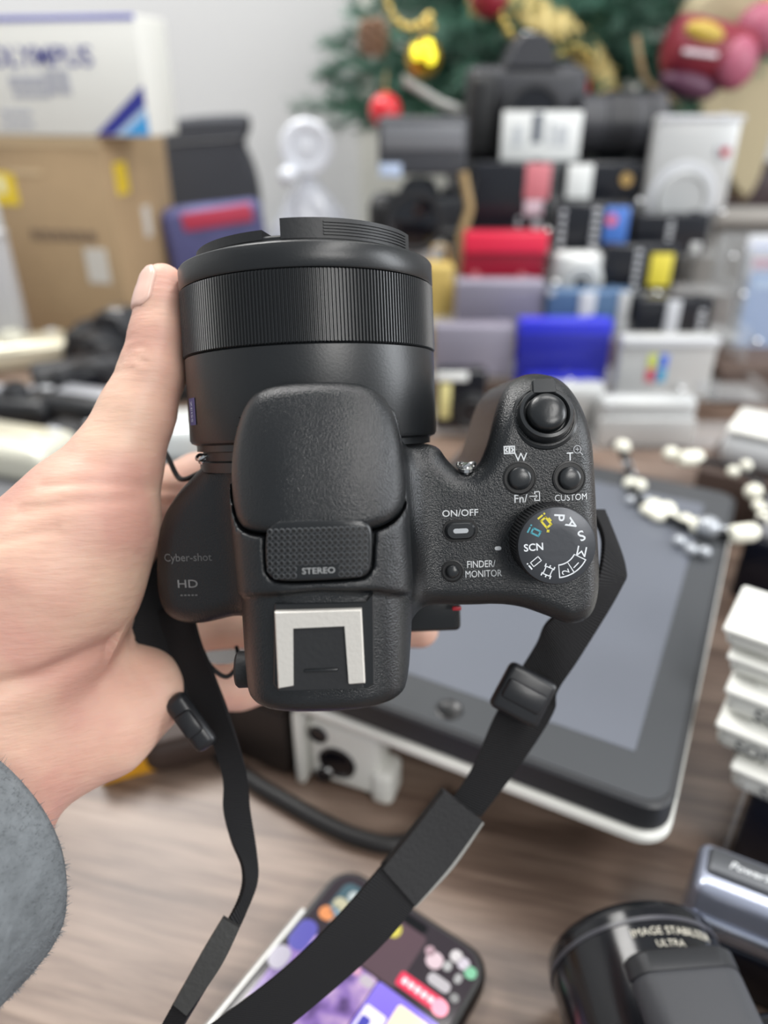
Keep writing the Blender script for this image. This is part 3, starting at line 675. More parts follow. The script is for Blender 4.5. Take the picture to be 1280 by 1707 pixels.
# ------------------------------------------------------------------ neck strap
webm = bpy.data.materials.new('black_webbing'); webm.use_nodes = True; nt = webm.node_tree; bs = nt.nodes['Principled BSDF']
bs.inputs['Base Color'].default_value = srgb(27, 27, 29); bs.inputs['Roughness'].default_value = .75; bs.inputs['Specular IOR Level'].default_value = .3
uvn = nt.nodes.new('ShaderNodeUVMap'); wv = nt.nodes.new('ShaderNodeTexWave'); wv.inputs['Scale'].default_value = 1.0; wv.bands_direction = 'X'; wv.inputs['Distortion'].default_value = .4
nt.links.new(uvn.outputs[0], wv.inputs['Vector']); bp = nt.nodes.new('ShaderNodeBump'); bp.inputs['Strength'].default_value = .6; bp.inputs['Distance'].default_value = .0005
nt.links.new(wv.outputs['Fac'], bp.inputs['Height']); nt.links.new(bp.outputs['Normal'], bs.inputs['Normal'])
def ribbon(name, Lp, Rp, thick, m, parent, n=10, M=4):
    L = crom([P(*p) for p in Lp], n); R = crom([P(*p) for p in Rp], n); K = len(L)
    v = []; uv = []; f = []; s = 0
    prevn = None
    for i in range(K):
        t = ((L[min(i + 1, K - 1)] + R[min(i + 1, K - 1)]) - (L[max(i - 1, 0)] + R[max(i - 1, 0)])).normalized()
        nn = (R[i] - L[i]).cross(t).normalized()
        if prevn is not None and nn.dot(prevn) < 0: nn = -nn
        prevn = nn
        if i: s += ((L[i] + R[i]) - (L[i - 1] + R[i - 1])).length / 2
        for side in (1, -1):
            for j in range(M + 1):
                q = L[i].lerp(R[i], j / M if side == 1 else 1 - j / M)
                v.append(q + nn * thick / 2 * side); uv.append((s * 400, j / M))
    W_ = 2 * (M + 1)
    for i in range(K - 1):
        for j in range(W_): f.append((i * W_ + j, i * W_ + (j + 1) % W_, (i + 1) * W_ + (j + 1) % W_, (i + 1) * W_ + j))
    f += [tuple(range(W_))[::-1], tuple(range((K - 1) * W_, K * W_))]
    o = mesh(name, v, f, m, parent, 50); ul = o.data.uv_layers.new(name='UVMap')
    for lp in o.data.loops: ul.data[lp.index].uv = uv[lp.vertex_index]
    return o
strap = thing('neck_strap', 'black woven camera strap with plastic sliders hanging from both camera lugs', 'strap', P(870, 1160, .235))
SI = Matrix.Translation(strap.location).inverted()
def att(o):
    o.parent = strap; o.matrix_parent_inverse = SI; return o
att(ribbon('webbing', [(985, 850, .222), (1005, 905, .222), (985, 985, .222), (915, 1035, .226), (893, 1075, .231), (860, 1130, .235), (822, 1200, .238), (790, 1275, .240), (752, 1335, .241)],
           [(1005, 850, .226), (1040, 945, .226), (1030, 985, .226), (968, 1090, .230), (930, 1150, .233), (925, 1180, .235), (900, 1225, .237), (855, 1290, .239), (802, 1360, .240)], .0016, webm, None))
att(ribbon('strap_pad', [(738, 1316, .238), (690, 1378, .236), (636, 1444, .233)], [(802, 1366, .238), (748, 1440, .236), (690, 1506, .233)], .005, mat('black_nubuck', (26, 26, 28), .7, bump=.3, bscale=900), None))
att(ribbon('pad_lining', [(752, 1330, .2425), (700, 1392, .2405), (646, 1458, .2375)], [(806, 1372, .2415), (754, 1447, .2395), (692, 1512, .2365)], .0012, mat('grey_suede', (150, 150, 146), .8, bump=.3, bscale=700), None))
att(ribbon('webbing', [(642, 1436, .233), (560, 1530, .226), (465, 1622, .219), (320, 1730, .210)], [(700, 1496, .233), (650, 1560, .228), (570, 1636, .222), (440, 1745, .212)], .0018, webm, None))
def slider(name, px, py, d, w_, h_, ang, th=.005):
    b = MB(); M = Matrix.Translation(P(px, py, d)) @ HM.to_3x3().to_4x4() @ Matrix.Rotation(rad(ang), 4, 'Z')
    b.box((0, 0, 0), (w_, h_, th), th * .45, 3, M); b.box((0, 0, th * .5), (w_ * .8, h_ * .42, th * .5), th * .24, 2, M)
    o = b.build(name, mat('slider_black', (30, 31, 34), .35), None); att(o)
slider('slider_buckle', 872, 1158, .229, .0165, .0155, -28, .0045)
att(ribbon('webbing', [(262, 1020, .232), (283, 1090, .228), (312, 1150, .226), (342, 1200, .226), (370, 1290, .224), (372, 1350, .222), (385, 1400, .22), (404, 1445, .218), (402, 1490, .216), (372, 1545, .214), (325, 1610, .212), (262, 1725, .21)],
           [(318, 1010, .228), (335, 1075, .224), (362, 1140, .224), (382, 1195, .224), (410, 1285, .225), (417, 1350, .224), (427, 1420, .222), (427, 1470, .22), (408, 1520, .217), (392, 1560, .214), (360, 1620, .211), (296, 1725, .208)], .0016, webm, None))
att(ribbon('leather_end', [(372, 1528, .2125), (335, 1590, .2105), (290, 1672, .2085)], [(400, 1545, .2125), (368, 1610, .2105), (312, 1690, .2085)], .0022, mat('charcoal_leather', (48, 48, 47), .6, bump=.3, bscale=600), None))
att(ribbon('webbing', [(258, 872, .238), (222, 960, .231), (196, 1030, .2275), (232, 1075, .226), (290, 1140, .225), (330, 1190, .2265)], [(280, 880, .240), (285, 985, .2365), (300, 1040, .2325), (322, 1085, .230), (352, 1140, .2285), (372, 1190, .228)], .0016, webm, None))  # wide black fold: bunched strap plus the shadow between palm and body
slider('slider_buckle', 318, 1203, .2195, .0072, .0185, 36, .005)
b = MB(); b.tube(crom([P(338, 1085, .228), P(352, 1112, .226), P(378, 1128, .226), P(398, 1105, .226), P(394, 1078, .229)], 8), .0007, 6); att(b.build('strap_cord', black_rubber))
b = MB(); b.tube(crom([P(266, 738, .225), P(280, 762, .222), P(300, 798, .220), P(330, 790, .215), P(342, 780, .2075)], 8), .0008, 6); att(b.build('strap_cord', black_rubber))
# ------------------------------------------------------------------ tablets, phone and the things around them
acr = glassmat('clear_acrylic', (236, 240, 242), .86, .06)
navy = mat('glossy_dark_navy', (22, 25, 36), .18); offw = mat('white_plastic', (228, 228, 222), .38); darkglass = mat('tablet_glass', (66, 68, 71), .3, spec=.5)  # tablet_glass greyed, carrying reflected ceiling light in its base colour
GB = mat('charcoal_plastic', (44, 45, 48), .45); GK = mat('background_black', (26, 27, 30), .38); silver = mat('silver_metal_paint', (196, 196, 194), .32, metal=.45)
lensglass = mat('lens_glass', (14, 15, 22), .06, coat=.6)
def local_frame(z, a, b_):            # ground frame: x along pixel a->b at height z
    p, q = G(a[0], a[1], z), G(b_[0], b_[1], z); d = (q - p); return math.atan2(d.y, d.x)
TZ = .075
ya = rad(-27)
home = G(748, 1186, TZ); half = .098
ex = Vector((math.cos(ya), math.sin(ya), 0)); ey = Vector((-math.sin(ya), math.cos(ya), 0))
TL = .29
base = home - ey * .012; base.z = TZ - .0075
tab = thing('tablet', 'dark tablet with round home button lying under the camera, beads on its far end', 'tablet', base, (0, 0, ya))
b = MB(); b.prism(rrect(-half, 0, half, TL, .012), -.006, .0075, None, .0012); b.build('case', GB, tab)
b = MB(); b.prism(rrect(-half + .003, .003, half - .003, TL - .003, .010), .0075, .0079); b.build('front_glass', darkglass, tab)
b = MB(); b.prism(rrect(-half + .019, .026, half - .019, TL - .026, .0005, 1), .0079, .00805); b.build('screen', mat('tablet_screen_off', (98, 102, 111), .32, spec=.5), tab)  # grey base colour carries the ceiling reflection and a hazy film
b = MB(); b.lathe([(.0062, .0079), (.0062, .0084), (.0056, .0086), (.005, .0082), (.0001, .0081)], 32, Matrix.Translation((0, .0125, 0))); b.build('home_button', mat('home_button_dark', (24, 24, 26), .3), tab)
b = MB(); b.box((.0, -.004, .003), (.0, .0, .0)) if False else None
wt = thing('tablet', 'white tablet under the dark tablet, only its pale rim showing', 'tablet', base - ey * .0022 + ex * .0015 - Vector((0, 0, .0118)), (0, 0, ya))
b = MB(); b.prism(rrect(-half + .004, 0, half, TL - .02, .014, 8), 0, .0042, None, .0012); b.build('shell', offw, wt)
bh = base.z - .0121
bx = thing('storage_box', 'black box on the desk that carries the two tablets', 'box', (base + ey * .03).xy.to_3d(), (0, 0, ya))
b = MB(); b.box((.02, TL * .5, bh * .44), (2 * half - .06, TL * .76, bh * .88), .004); b.build('box_body', mat('black_box', (20, 18, 19), .5), bx)
b = MB(); b.box((.02, TL * .5, bh * .94), (2 * half - .05, TL * .78, bh * .12 - .0004), .003); b.build('lid', mat('black_box', (20, 18, 19), .5), bx)
ds = thing('display_stand', 'long dark brown stand on the desk left of the white bracket', 'stand', G(470, 1300, 0), (0, 0, ya))
b = MB(); b.box((-.098, .012, .022), (.20, .018, .044), .002); b.build('front_panel', mat('dark_brown_board', (40, 33, 30), .5), ds)
b = MB(); b.box((-.098, .05, .048), (.20, .094, .008), .002); b.build('top_board', mat('dark_brown_board', (40, 33, 30), .5), ds)
# white bracket device
bk = thing('plastic_bracket', 'white plastic bracket with two dark round holes below the hot shoe', 'bracket', G(590, 1335, 0), (0, 0, ya + .1))
b = MB(); b.box((-.030, .006, .026), (.005, .014, .050), .0015, 2); b.build('side_plate', offw, bk)
b = MB(); b.box((-.007, .012, .024), (.040, .018, .042), .005, 3); b.box((.006, .012, .049), (.022, .016, .012), .004, 3); b.box((.014, .010, .012), (.012, .018, .022), .004, 3); b.build('bracket_body', offw, bk)
for x, z, r in ((-.010, .021, .0088), (-.020, .037, .0045), (-.018, .009, .004)):
    b = MB(); b.lathe([(r * 1.15, 0), (r * 1.15, .0012), (r, .0016), (r * .92, .0004), (.0002, .0003)], 28, Matrix.Translation((x, .0032, z)) @ Matrix.Rotation(rad(90), 4, 'X')); b.build('round_hole', lensglass, bk)
# cables
def cable(label, pts, r, m, cat='cable'):
    b = MB(); b.tube(crom(pts, 10), r, 10); return tag(b.build('power_cable', m), label, cat)
cz = .0047
cable('thick black cable curving over the desk beneath the camera', [G(330, 1190, cz), G(370, 1262, cz), G(420, 1302, cz), G(480, 1338, cz), G(540, 1372, cz), G(600, 1398, cz), G(660, 1408, cz), G(720, 1385, cz), G(770, 1330, cz)], .0045, mat('cable_black', (24, 23, 24), .5))
# yellow box
yb = thing('small_carton', 'small yellow and white carton on the desk behind the palm', 'box', G(225, 1300, 0), (0, 0, .35))
b = MB(); b.box((0, .016, .013), (.034, .028, .026), .001); b.build('carton_body', mat('carton_yellow', (236, 170, 40), .5), yb)
b = MB(); b.box((.004, .0014, .020), (.026, .0012, .010)); b.build('white_band', offw, yb)
bb_ = thing('leather_pouch', 'dark brown pouch on the desk right of the yellow carton', 'pouch', G(300, 1278, 0), (0, 0, .35))
b = MB(); b.box((.006, .02, .012), (.046, .05, .024), .009, 4); b.build('pouch_body', mat('brown_leather', (62, 48, 42), .6, bump=.3), bb_)
b = MB(); b.box((.006, .012, .0245), (.044, .034, .004), .0018, 2); b.build('flap', mat('brown_leather', (62, 48, 42), .6), bb_)
# phone
pa = local_frame(.008, (575, 1445), (815, 1602)); 
pl = (G(815, 1602, .008) - G(568, 1440, .008)).length
px_ = Vector((math.cos(pa), math.sin(pa), 0)); py_ = Vector((-math.sin(pa), math.cos(pa), 0)); pc = G(692, 1513, .008); pc.z = 0
ph = thing('smartphone', 'black smartphone with its colourful screen on, lying on the desk beneath the strap', 'phone', pc, (0, 0, pa))
pw, pL = pl + .002, .150
b = MB(); b.prism(rrect(-pw / 2, -pL, pw / 2, 0, .012, 8), 0, .0085, None, .002); b.build('case', mat('phone_case_black', (18, 18, 20), .4), ph)
b = MB(); b.tube([(-pw / 2 - .0001, -.028, .005), (-pw / 2 - .0001, -pL + .02, .005)], .0026, 10); b.build('metal_edge', silver, ph)
b = MB(); b.prism(rrect(-pw / 2 + .003, -pL + .003, pw / 2 - .003, -.003, .0095, 8), .0085, .0089)
scm = bpy.data.materials.new('phone_screen'); scm.use_nodes = True; nt = scm.node_tree; bs = nt.nodes['Principled BSDF']; bs.inputs['Roughness'].default_value = .08; bs.inputs['Base Color'].default_value = (.01, .01, .012, 1)
bs.inputs['Emission Color'].default_value = srgb(58, 46, 52); bs.inputs['Emission Strength'].default_value = .8
b.build('screen', scm, ph)
def screen_patch(name, poly, m, z=.00895, tk=.00012):
    b = MB(); b.prism(poly, z, z + tk); return b.build(name, m, ph)
vio = bpy.data.materials.new('screen_picture'); vio.use_nodes = True; nt = vio.node_tree; bs = nt.nodes['Principled BSDF']; bs.inputs['Roughness'].default_value = .1; bs.inputs['Base Color'].default_value = (.01, .01, .01, 1)
tcn = nt.nodes.new('ShaderNodeTexCoord'); nz = nt.nodes.new('ShaderNodeTexNoise'); nz.inputs['Scale'].default_value = 85; nz.inputs['Detail'].default_value = 3; nt.links.new(tcn.outputs['Object'], nz.inputs['Vector'])
cr = nt.nodes.new('ShaderNodeValToRGB'); cr.color_ramp.elements[0].position = .36; cr.color_ramp.elements[0].color = srgb(88, 66, 120); cr.color_ramp.elements[1].position = .68; cr.color_ramp.elements[1].color = srgb(226, 190, 236)
q = cr.color_ramp.elements.new(.52); q.color = srgb(162, 128, 208)
nt.links.new(nz.outputs['Fac'], cr.inputs[0]); nt.links.new(cr.outputs[0], bs.inputs['Emission Color']); bs.inputs['Emission Strength'].default_value = .9
hw = pw / 2 - .004
screen_patch('screen_picture', rrect(-hw + .001, -pL + .02, .0045, -.0345, .001, 2), vio)
screen_patch('screen_top_band', rrect(-hw + .004, -.027, -.012, -.007, .004, 4), emit('scr_teal', (58, 78, 86), .6))
screen_patch('screen_panel', rrect(-.010, -.0335, .012, -.009, .002, 3), emit('scr_mauve', (72, 56, 62), .6))
for x, y, w_, h_, c in ((-.024, -.012, .006, .005, (190, 200, 200)), (-.027, -.018, .007, .006, (196, 190, 160)), (-.0275, -.0215, .004, .004, (150, 180, 200)), (-.0297, -.0245, .007, .006, (232, 150, 96)), (-.0320, -.0375, .009, .014, (96, 92, 180)), (-.0340, -.050, .008, .010, (190, 186, 200)), (-.0020, -.0140, .007, .0065, (216, 204, 90)),
                        (.0155, -.0128, .004, .004, (190, 160, 170)), (.0190, -.0150, .007, .007, (230, 205, 214)), (.0255, -.0085, .005, .005, (225, 220, 222)), (.0295, -.0095, .005, .005, (222, 214, 226)), (.0335, -.0110, .005, .005, (140, 210, 170)), (.0245, -.0140, .0034, .004, (190, 190, 190)), (.0305, -.0158, .003, .004, (180, 180, 180)), (.0250, -.0215, .010, .0045, (200, 196, 200)), (.0330, -.0230, .0035, .0035, (150, 150, 150)),
                        (.0010, -.0375, .006, .004, (200, 190, 200)), (-.006, -.0365, .007, .0035, (214, 160, 190))):
    screen_patch('screen_icon', rrect(x - w_ / 2, y - h_ / 2, x + w_ / 2, y + h_ / 2, min(w_, h_) * .45, 3), emit('scr_%d_%d_%d' % c, tuple(int(q * .8) for q in c), .5), .0091)
screen_patch('screen_badge', rrect(.0105, -.0318, .0310, -.0258, .0012, 3), emit('scr_red', (196, 48, 76), .7), .0092)
for k in range(5): screen_patch('badge_print', rrect(.0125 + k * .0030, -.0300, .0147 + k * .0030, -.0276, .0003, 1), emit('scr_pink', (236, 190, 196), .7), .0094)
screen_patch('screen_icon', rrect(.0268, -.0326, .0335, -.0262, .003, 4), emit('scr_rose', (230, 140, 160), .75), .0095)
screen_patch('screen_tile', rrect(.005, -.075, hw - .002, -.0345, .001, 2), emit('scr_violet', (112, 96, 190), .7), .0090)
screen_patch('screen_tile', rrect(.0165, -.0475, .0305, -.0370, .001, 2), emit('scr_cream', (224, 206, 170), .7), .0092)
screen_patch('screen_tile', rrect(.0060, -.0620, .0155, -.0440, .001, 2), emit('scr_white', (206, 200, 216), .7), .0092)
screen_patch('screen_tile', rrect(.0070, -.0580, .0110, -.0480, .001, 2), emit('scr_blue', (66, 66, 150), .7), .0094)
screen_patch('screen_tile', rrect(.0120, -.0590, .0165, -.0500, .001, 2), emit('scr_orange', (214, 146, 90), .7), .0094)
screen_patch('screen_tile', rrect(.0180, -.0640, .0330, -.0500, .001, 2), emit('scr_slate', (90, 90, 120), .7), .0092)
screen_patch('front_camera', rrect(-.010, -.0085, .010, -.0045, .0019, 5), emit('scr_black', (6, 6, 8), .1), .0090)
# ------------------------------------------------------------------ beaded necklace
nk = thing('beaded_necklace', 'black and cream beaded necklace with a star bead across the tablet end', 'necklace', G(1150, 860, TZ + .002))
NI = Matrix.Translation(nk.location).inverted()
def npart(o): o.parent = nk; o.matrix_parent_inverse = NI; return o
ivory = mat('ivory_bead', (238, 236, 220), .3); bead_b = mat('black_bead', (24, 25, 28), .2); clearb = mat('silver_bead', (176, 180, 186), .22, metal=.4)
nz_ = TZ + .005
npath = [(1022, 738), (1036, 752), (1048, 778), (1053, 805), (1068, 836), (1100, 850), (1132, 872), (1170, 882), (1204, 888), (1240, 888), (1266, 872), (1276, 845), (1262, 818), (1250, 795), (1228, 783), (1190, 772), (1160, 768), (1125, 760)]
nw = [G(x, y, nz_) for x, y in npath]; nc = crom(nw, 10)
b = MB(); b.tube(nc, .0022, 8); npart(b.build('cord', bead_b))
for px, py, r, m in ((1037, 745, .0062, ivory), (1050, 806, .0048, ivory), (1066, 809, .0048, ivory), (1118, 757, .006, ivory), (1142, 868, .005, ivory), (1160, 876, .0055, ivory), (1180, 878, .0075, clearb), (1256, 820, .0062, ivory), (1264, 842, .0042, ivory), (1272, 852, .0042, ivory), (1272, 864, .0042, ivory),
                     (1046, 776, .0038, clearb), (1052, 790, .0034, clearb), (1051, 834, .0036, clearb), (1080, 834, .0034, clearb), (1132, 902, .0042, clearb), (1152, 916, .0042, clearb), (1174, 920, .004, clearb), (1208, 884, .0036, clearb), (1222, 786, .0045, ivory), (1243, 776, .0045, ivory), (1042, 762, .0040, bead_b), (1056, 822, .0040, bead_b), (1216, 892, .004, bead_b), (1264, 806, .004, bead_b)):
    b = MB(); b.ball((0, 0, 0), (r, r, r * .92)); o = b.build('bead', m); o.location = G(px, py, TZ + r); npart(o)
for px, py in ((1150, 764), (1238, 889)):
    b = MB(); b.lathe([(.002, -.009), (.0048, -.0085), (.0058, -.006), (.0058, .006), (.0048, .0085), (.002, .009)], 20, Matrix.Rotation(rad(90), 4, 'Y') @ Matrix.Rotation(rad(-12), 4, 'X')); o = b.build('barrel_bead', ivory); o.location = G(px, py, TZ + .006); npart(o)
b = MB()
for k in range(5):
    a = rad(90 + 72 * k + 10); b.ball((.0068 * math.cos(a), .0068 * math.sin(a), 0), (.0056, .0056, .0042))
b.ball((0, 0, .001), (.0055, .0055, .0044)); o = b.build('star_bead', ivory); o.location = G(1099, 851, TZ + .0045); npart(o)
# ------------------------------------------------------------------ right side: white boxed cameras, navy boxes, silver and black cameras
wy = local_frame(.08, (1190, 1242), (1270, 1276))
wtxt = mat('grey_print', (96, 98, 100), .6)
def white_cam(px, py, z, w_, d_, h_, label, txt):
    p = G(px, py, z)
    t = thing('white_camera_case', label, 'case', p, (0, 0, wy), 'white cases stacked at the right edge')
    b = MB(); b.box((w_ / 2, d_ / 2, h_ * .42), (w_, d_, h_ * .84), .004, 3); b.build('case_body', offw, t)
    b = MB(); b.box((w_ / 2, d_ / 2, h_ * .87), (w_ + .003, d_ + .003, h_ * .26), .003, 3); l = b.build('case_lid', offw, t)
    b = MB(); b.prism(rrect(.008, .006, w_ - .008, d_ - .006, .004), h_ * 1.0, h_ * 1.0 + .0012, None, .0008); b.build('lid_panel', offw, l)
    if txt:
        v, f = text(txt, .0088, 0, .00012); v = [Vector((q.x + .024, -.0003, q.y + h_ * .38)) for q in v]
        mesh('lettering', v, f, wtxt, t, smooth=False)
    return t
nb_ = thing('display_box', 'glossy dark navy block under the white cases', 'box', G(1160, 1405, 0), (0, 0, wy))
nbz = .045
b = MB(); b.box((.09, .075, nbz / 2), (.15, .15, nbz), .002); b.build('block', navy, nb_)
b = MB(); b.box((.012, .06, nbz * .6), (.002, .13, nbz * 1.2), .0005); b.build('clear_side', acr, nb_)
hs = [(1210, 1320, nbz + .0005), (1190, 1245, .0715), (1202, 1185, .093), (1208, 1118, .114), (1200, 1068, .134)]
# one leaning pile: each case rests on the one before, set further back
zz = nbz + .0005
labs = ['white case lettered SONY, lowest of the pile and nearest the navy block', 'white case lettered SONY C, second from the bottom and jutting out left', 'white case lettered SONY, third from the bottom of the pile', 'plain white case, fourth from the bottom of the pile', 'plain white case on top of the pile at the right edge']
for i, (px, py) in enumerate(((1212, 1312), (1188, 1242), (1203, 1186), (1210, 1122), (1203, 1076))):
    hh = .0142 if i < 3 else .0105
    white_cam(px, py, zz, .095, .036, hh, labs[i], ('SONY', 'SONY C', 'SONY', None, None)[i])
    zz += hh + .0016
for k, (px, py, w_, d_, h_, z, m, lab, nm) in enumerate(((1190, 985, .12, .09, .05, .06, navy, 'long glossy dark navy box behind the white cases', 'block'), (1168, 772, .12, .06, .03, .10, mat('pale_grey_plastic', (200, 202, 204), .4), 'pale grey rounded case at the right edge beyond the beads', 'block'))):
    t = thing('display_box' if k == 0 else 'camera_case', lab, 'box' if k == 0 else 'case', G(px, py, 0 if k == 0 else .045), (0, 0, wy))
    b = MB(); b.box((w_ / 2 + .01, d_ / 2, h_ / 2), (w_, d_, h_), .003 if k == 0 else .012, 3); b.build('case_body', m, t)
    b = MB(); b.box((w_ / 2 + .01, d_ / 2, h_ + .002), (w_ * .96, d_ * .94, .004), .0015, 2); b.build('lid', mat('grey_lid', (120, 120, 124), .35) if k == 0 else offw, t)
    if k == 1:
        t2 = thing('display_box', 'dark brown box carrying the pale grey rounded case', 'box', G(px, py, .045).xy.to_3d(), (0, 0, wy))
        b = MB(); b.box((w_ / 2 + .01, d_ / 2, .022), (w_ + .02, d_ + .02, .0445), .002); b.build('box_body', mat('brown_box', (74, 60, 54), .5), t2)
        b = MB(); b.box((w_ / 2 + .01, -.0108, .022), (.04, .001, .02), .0003); b.build('front_label', mat('brown_label', (92, 78, 70), .5), t2)
# silver-blue compact camera with script lettering
sz = .052
pc_a = local_frame(sz, (1190, 1402), (1280, 1436)); so = G(1172, 1450, sz)
sc_ = thing('compact_camera', 'silver-blue compact camera with white script lettering on its grey top', 'camera', (so.x, so.y, .0), (0, 0, pc_a))
silb = mat('silver_blue_metal', (168, 174, 192), .25, metal=.6)
b = MB(); b.box((.05, .004, sz * .5), (.105, .024, sz * .98), .0045, 4); b.build('body', silb, sc_)
b = MB(); b.box((.05, .006, sz - .001), (.098, .013, .005), .0022, 3); b.build('top_plate', mat('gunmetal_top', (84, 86, 90), .35, metal=.4), sc_)
b = MB(); b.box((.05, -.0085, sz * .62), (.102, .003, sz * .18), .0014, 3); b.build('front_trim', mat('bright_trim', (206, 212, 228), .15, metal=.8), sc_)
b = MB(); b.box((.05, -.009, sz * .28), (.10, .004, sz * .5), .0018, 3); b.build('front_panel', navy, sc_)
v, f = text('PowerShot', .0047, 0, .00008); mnx = min(q.x for q in v); v = [Vector((q.x - mnx + .0095 + q.y * .3, q.y + .006, sz + .0017)) for q in v]; mesh('lettering', v, f, ink_white, sc_, smooth=False)
# black bridge camera lower right
ba = math.pi / 2
d1, d2 = G(1085, 1707, .06), G(1052, 1612, .06); ld = (d2 - d1); ba = math.atan2(ld.y, ld.x) - math.pi / 2
bo = G(1128, 1592, .064)
bc = thing('bridge_camera', 'black camera with fat glossy lens barrel marked IMAGE STABILIZER in the corner', 'camera', (bo.x, bo.y, 0), (0, 0, ba))
glossb = mat('gloss_black_plastic', (19, 20, 24), .16, spec=.5)
br = .0318
BM = Matrix.Translation((-.004, 0, .0322)) @ Matrix.Rotation(rad(-90), 4, 'X')
b = MB(); b.lathe([(.020, -.06), (br * .97, -.058), (br, -.05), (br, .017), (br * .985, .0195), (br * .93, .0212), (br * .82, .0212), (br * .8, .012), (.001, .012)], 96, BM); b.build('lens_barrel', glossb, bc)
b = MB(); b.lathe([(br + .0004, .0125), (br + .0004, .0140), (br - .001, .0142), (br - .001, .0123)], 96, BM); b.build('lens_ring', mat('grey_ring', (70, 70, 76), .3), bc)
b = MB(); b.box((.001, -.030, .050), (.038, .060, .034), .008, 5); b.build('flash_housing', mat('soft_grey_black', (62, 63, 67), .5, bump=.1, bscale=900), bc)
b = MB(); b.prism(rrect(-.0192, -.0171, .0192, .0171, .008, 6), -.006, .0012, Matrix.Translation((.001, 0, .050)) @ Matrix.Rotation(rad(-90), 4, 'X'), .0012); b.build('housing_front', mat('soft_black', (40, 41, 44), .4), bc)
b = MB(); b.box((.030, -.040, .031), (.13, .05, .062), .010, 4); b.build('body', glossb, bc)
def barrel_text(s, size, yy, th0):
    v, f = text(s, size); out = []
    for q in v:
        a = th0 + q.x / br; out.append(Vector((-.004 + (br + .0003) * math.sin(a), yy + q.y, .0322 + (br + .0003) * math.cos(a))))
    mesh('lettering', out, f, mat('cream_print', (205, 200, 185), .5), bc, smooth=False)
barrel_text('IMAGE STABILIZER', .0038, .0086, .22); barrel_text('ULTRA ZOOM', .0036, .0042, .06) if False else barrel_text('ULTRA', .0034, .0042, .12)
# ------------------------------------------------------------------ camera builders for the stock behind
def compact(label, box, Y, m, items=(), th=.02, r=.003, group=None, yaw=0.0, cat='camera', name='compact_camera', z0=None, tilt=0.0):
    x0, y0, x1, y1 = box; xc = (x0 + x1) / 2
    p = PY(xc, y1, Y); w_ = (PY(x1, y1, Y) - PY(x0, y1, Y)).length; h_ = PY(xc, y0, Y).z - p.z
    if z0 is not None: h_ += p.z - z0; p.z = z0
    t = thing(name, label, cat, p, (tilt, 0, yaw), group)
    b = MB(); b.box((0, th / 2, h_ / 2), (w_, th, h_), r, 3); b.build('body', m, t)
    for it in items:
        k = it[0]
        if k == 'panel':
            _, nm, ax, bx_, az, bz, tk, mm = it
            b = MB(); b.box(((ax + bx_) / 2 * w_, -tk / 2 + .0004, (az + bz) / 2 * h_), ((bx_ - ax) * w_, tk, (bz - az) * h_), min(tk * .45, .002), 2); b.build(nm, mm, t)
        elif k == 'disc':
            _, nm, fx, fz, rr, tk, mm = it; R_ = rr * h_
            b = MB(); b.lathe([(R_, 0), (R_, tk * .8), (R_ * .94, tk), (R_ * .8, tk), (R_ * .76, tk * .75), (.0002, tk * .75)], 36, Matrix.Translation((fx * w_, .0004, fz * h_)) @ Matrix.Rotation(rad(90), 4, 'X')); b.build(nm, mm, t)
        elif k == 'lens':
            _, fx, fz, rr, mm = it; R_ = rr * h_
            M = Matrix.Translation((fx * w_, .0004, fz * h_)) @ Matrix.Rotation(rad(90), 4, 'X')
            b = MB(); b.lathe([(R_, 0), (R_, .005), (R_ * .92, .0065), (R_ * .8, .0065), (R_ * .78, .011), (R_ * .7, .012), (R_ * .55, .0105), (R_ * .5, .0105)], 40, M); lo = b.build('lens_ring', mm, t)
            b = MB(); b.lathe([(R_ * .55, .0095), (R_ * .4, .0102), (.0002, .0112)], 24, M); b.build('lens_glass', lensglass, lo)
        elif k == 'text':
            _, s, fx, fz, sz_, ang, mm = it; v, f = text(s, sz_); ca, sa = math.cos(rad(ang)), math.sin(rad(ang))
            mesh('lettering', [Vector((fx * w_ + q.x * ca - q.y * sa, -.0032, fz * h_ + q.x * sa + q.y * ca)) for q in v], f, mm, t, smooth=False)
        elif k == 'bars':
            _, fx, fz0, fz1, wd, n, mm = it; b = MB()
            for i in range(n):
                z = fz0 + (fz1 - fz0) * (i + .5) / n; b.box((fx * w_, -.0004, z * h_), (wd * (.7 + .3 * random.random()), .001, abs(fz1 - fz0) * h_ / n * .62), .0002, 1)
            b.build('front_print', mm, t)
    b = MB(); b.lathe([(.0045, 0), (.0045, .0015), (.0038, .002), (.0002, .002)], 18, Matrix.Translation((w_ * .3, th / 2, h_))); b.build('shutter_button', m, t)
    return t
def M_(n, c, ro=.35, me=0.0, **k): return mat(n, c, ro, me, **k)
blk = M_('gloss_black_body', (28, 30, 36), .22); lav = M_('lavender_grey_metal', (146, 142, 156), .4, .25); lav2 = M_('lavender_metal_dark', (136, 132, 146), .4, .25)
redb = M_('bright_red_metal', (224, 44, 74), .32); redd = M_('deep_red_metal', (150, 24, 48), .35); blueb = M_('bright_blue_metal', (44, 50, 196), .3); blued = M_('deep_blue_metal', (36, 40, 150), .32)
steel = M_('steel_blue_metal', (84, 112, 146), .32, .2); silv = M_('silver_body', (198, 199, 198), .34, .35); silv2 = M_('pale_silver_body', (186, 188, 188), .4, .3); lt = M_('light_print', (196, 198, 202), .4)
cardw = M_('white_card', (232, 234, 232), .6); pinkt = M_('pink_sticker', (206, 120, 128), .5); goldm = M_('gold_metal', (206, 172, 110), .3, .5); yel = M_('yellow_sticker', (222, 206, 70), .5)
def Yof(py): return .69 + .30 * (742 - py) / (742 - 352)
C_ = []
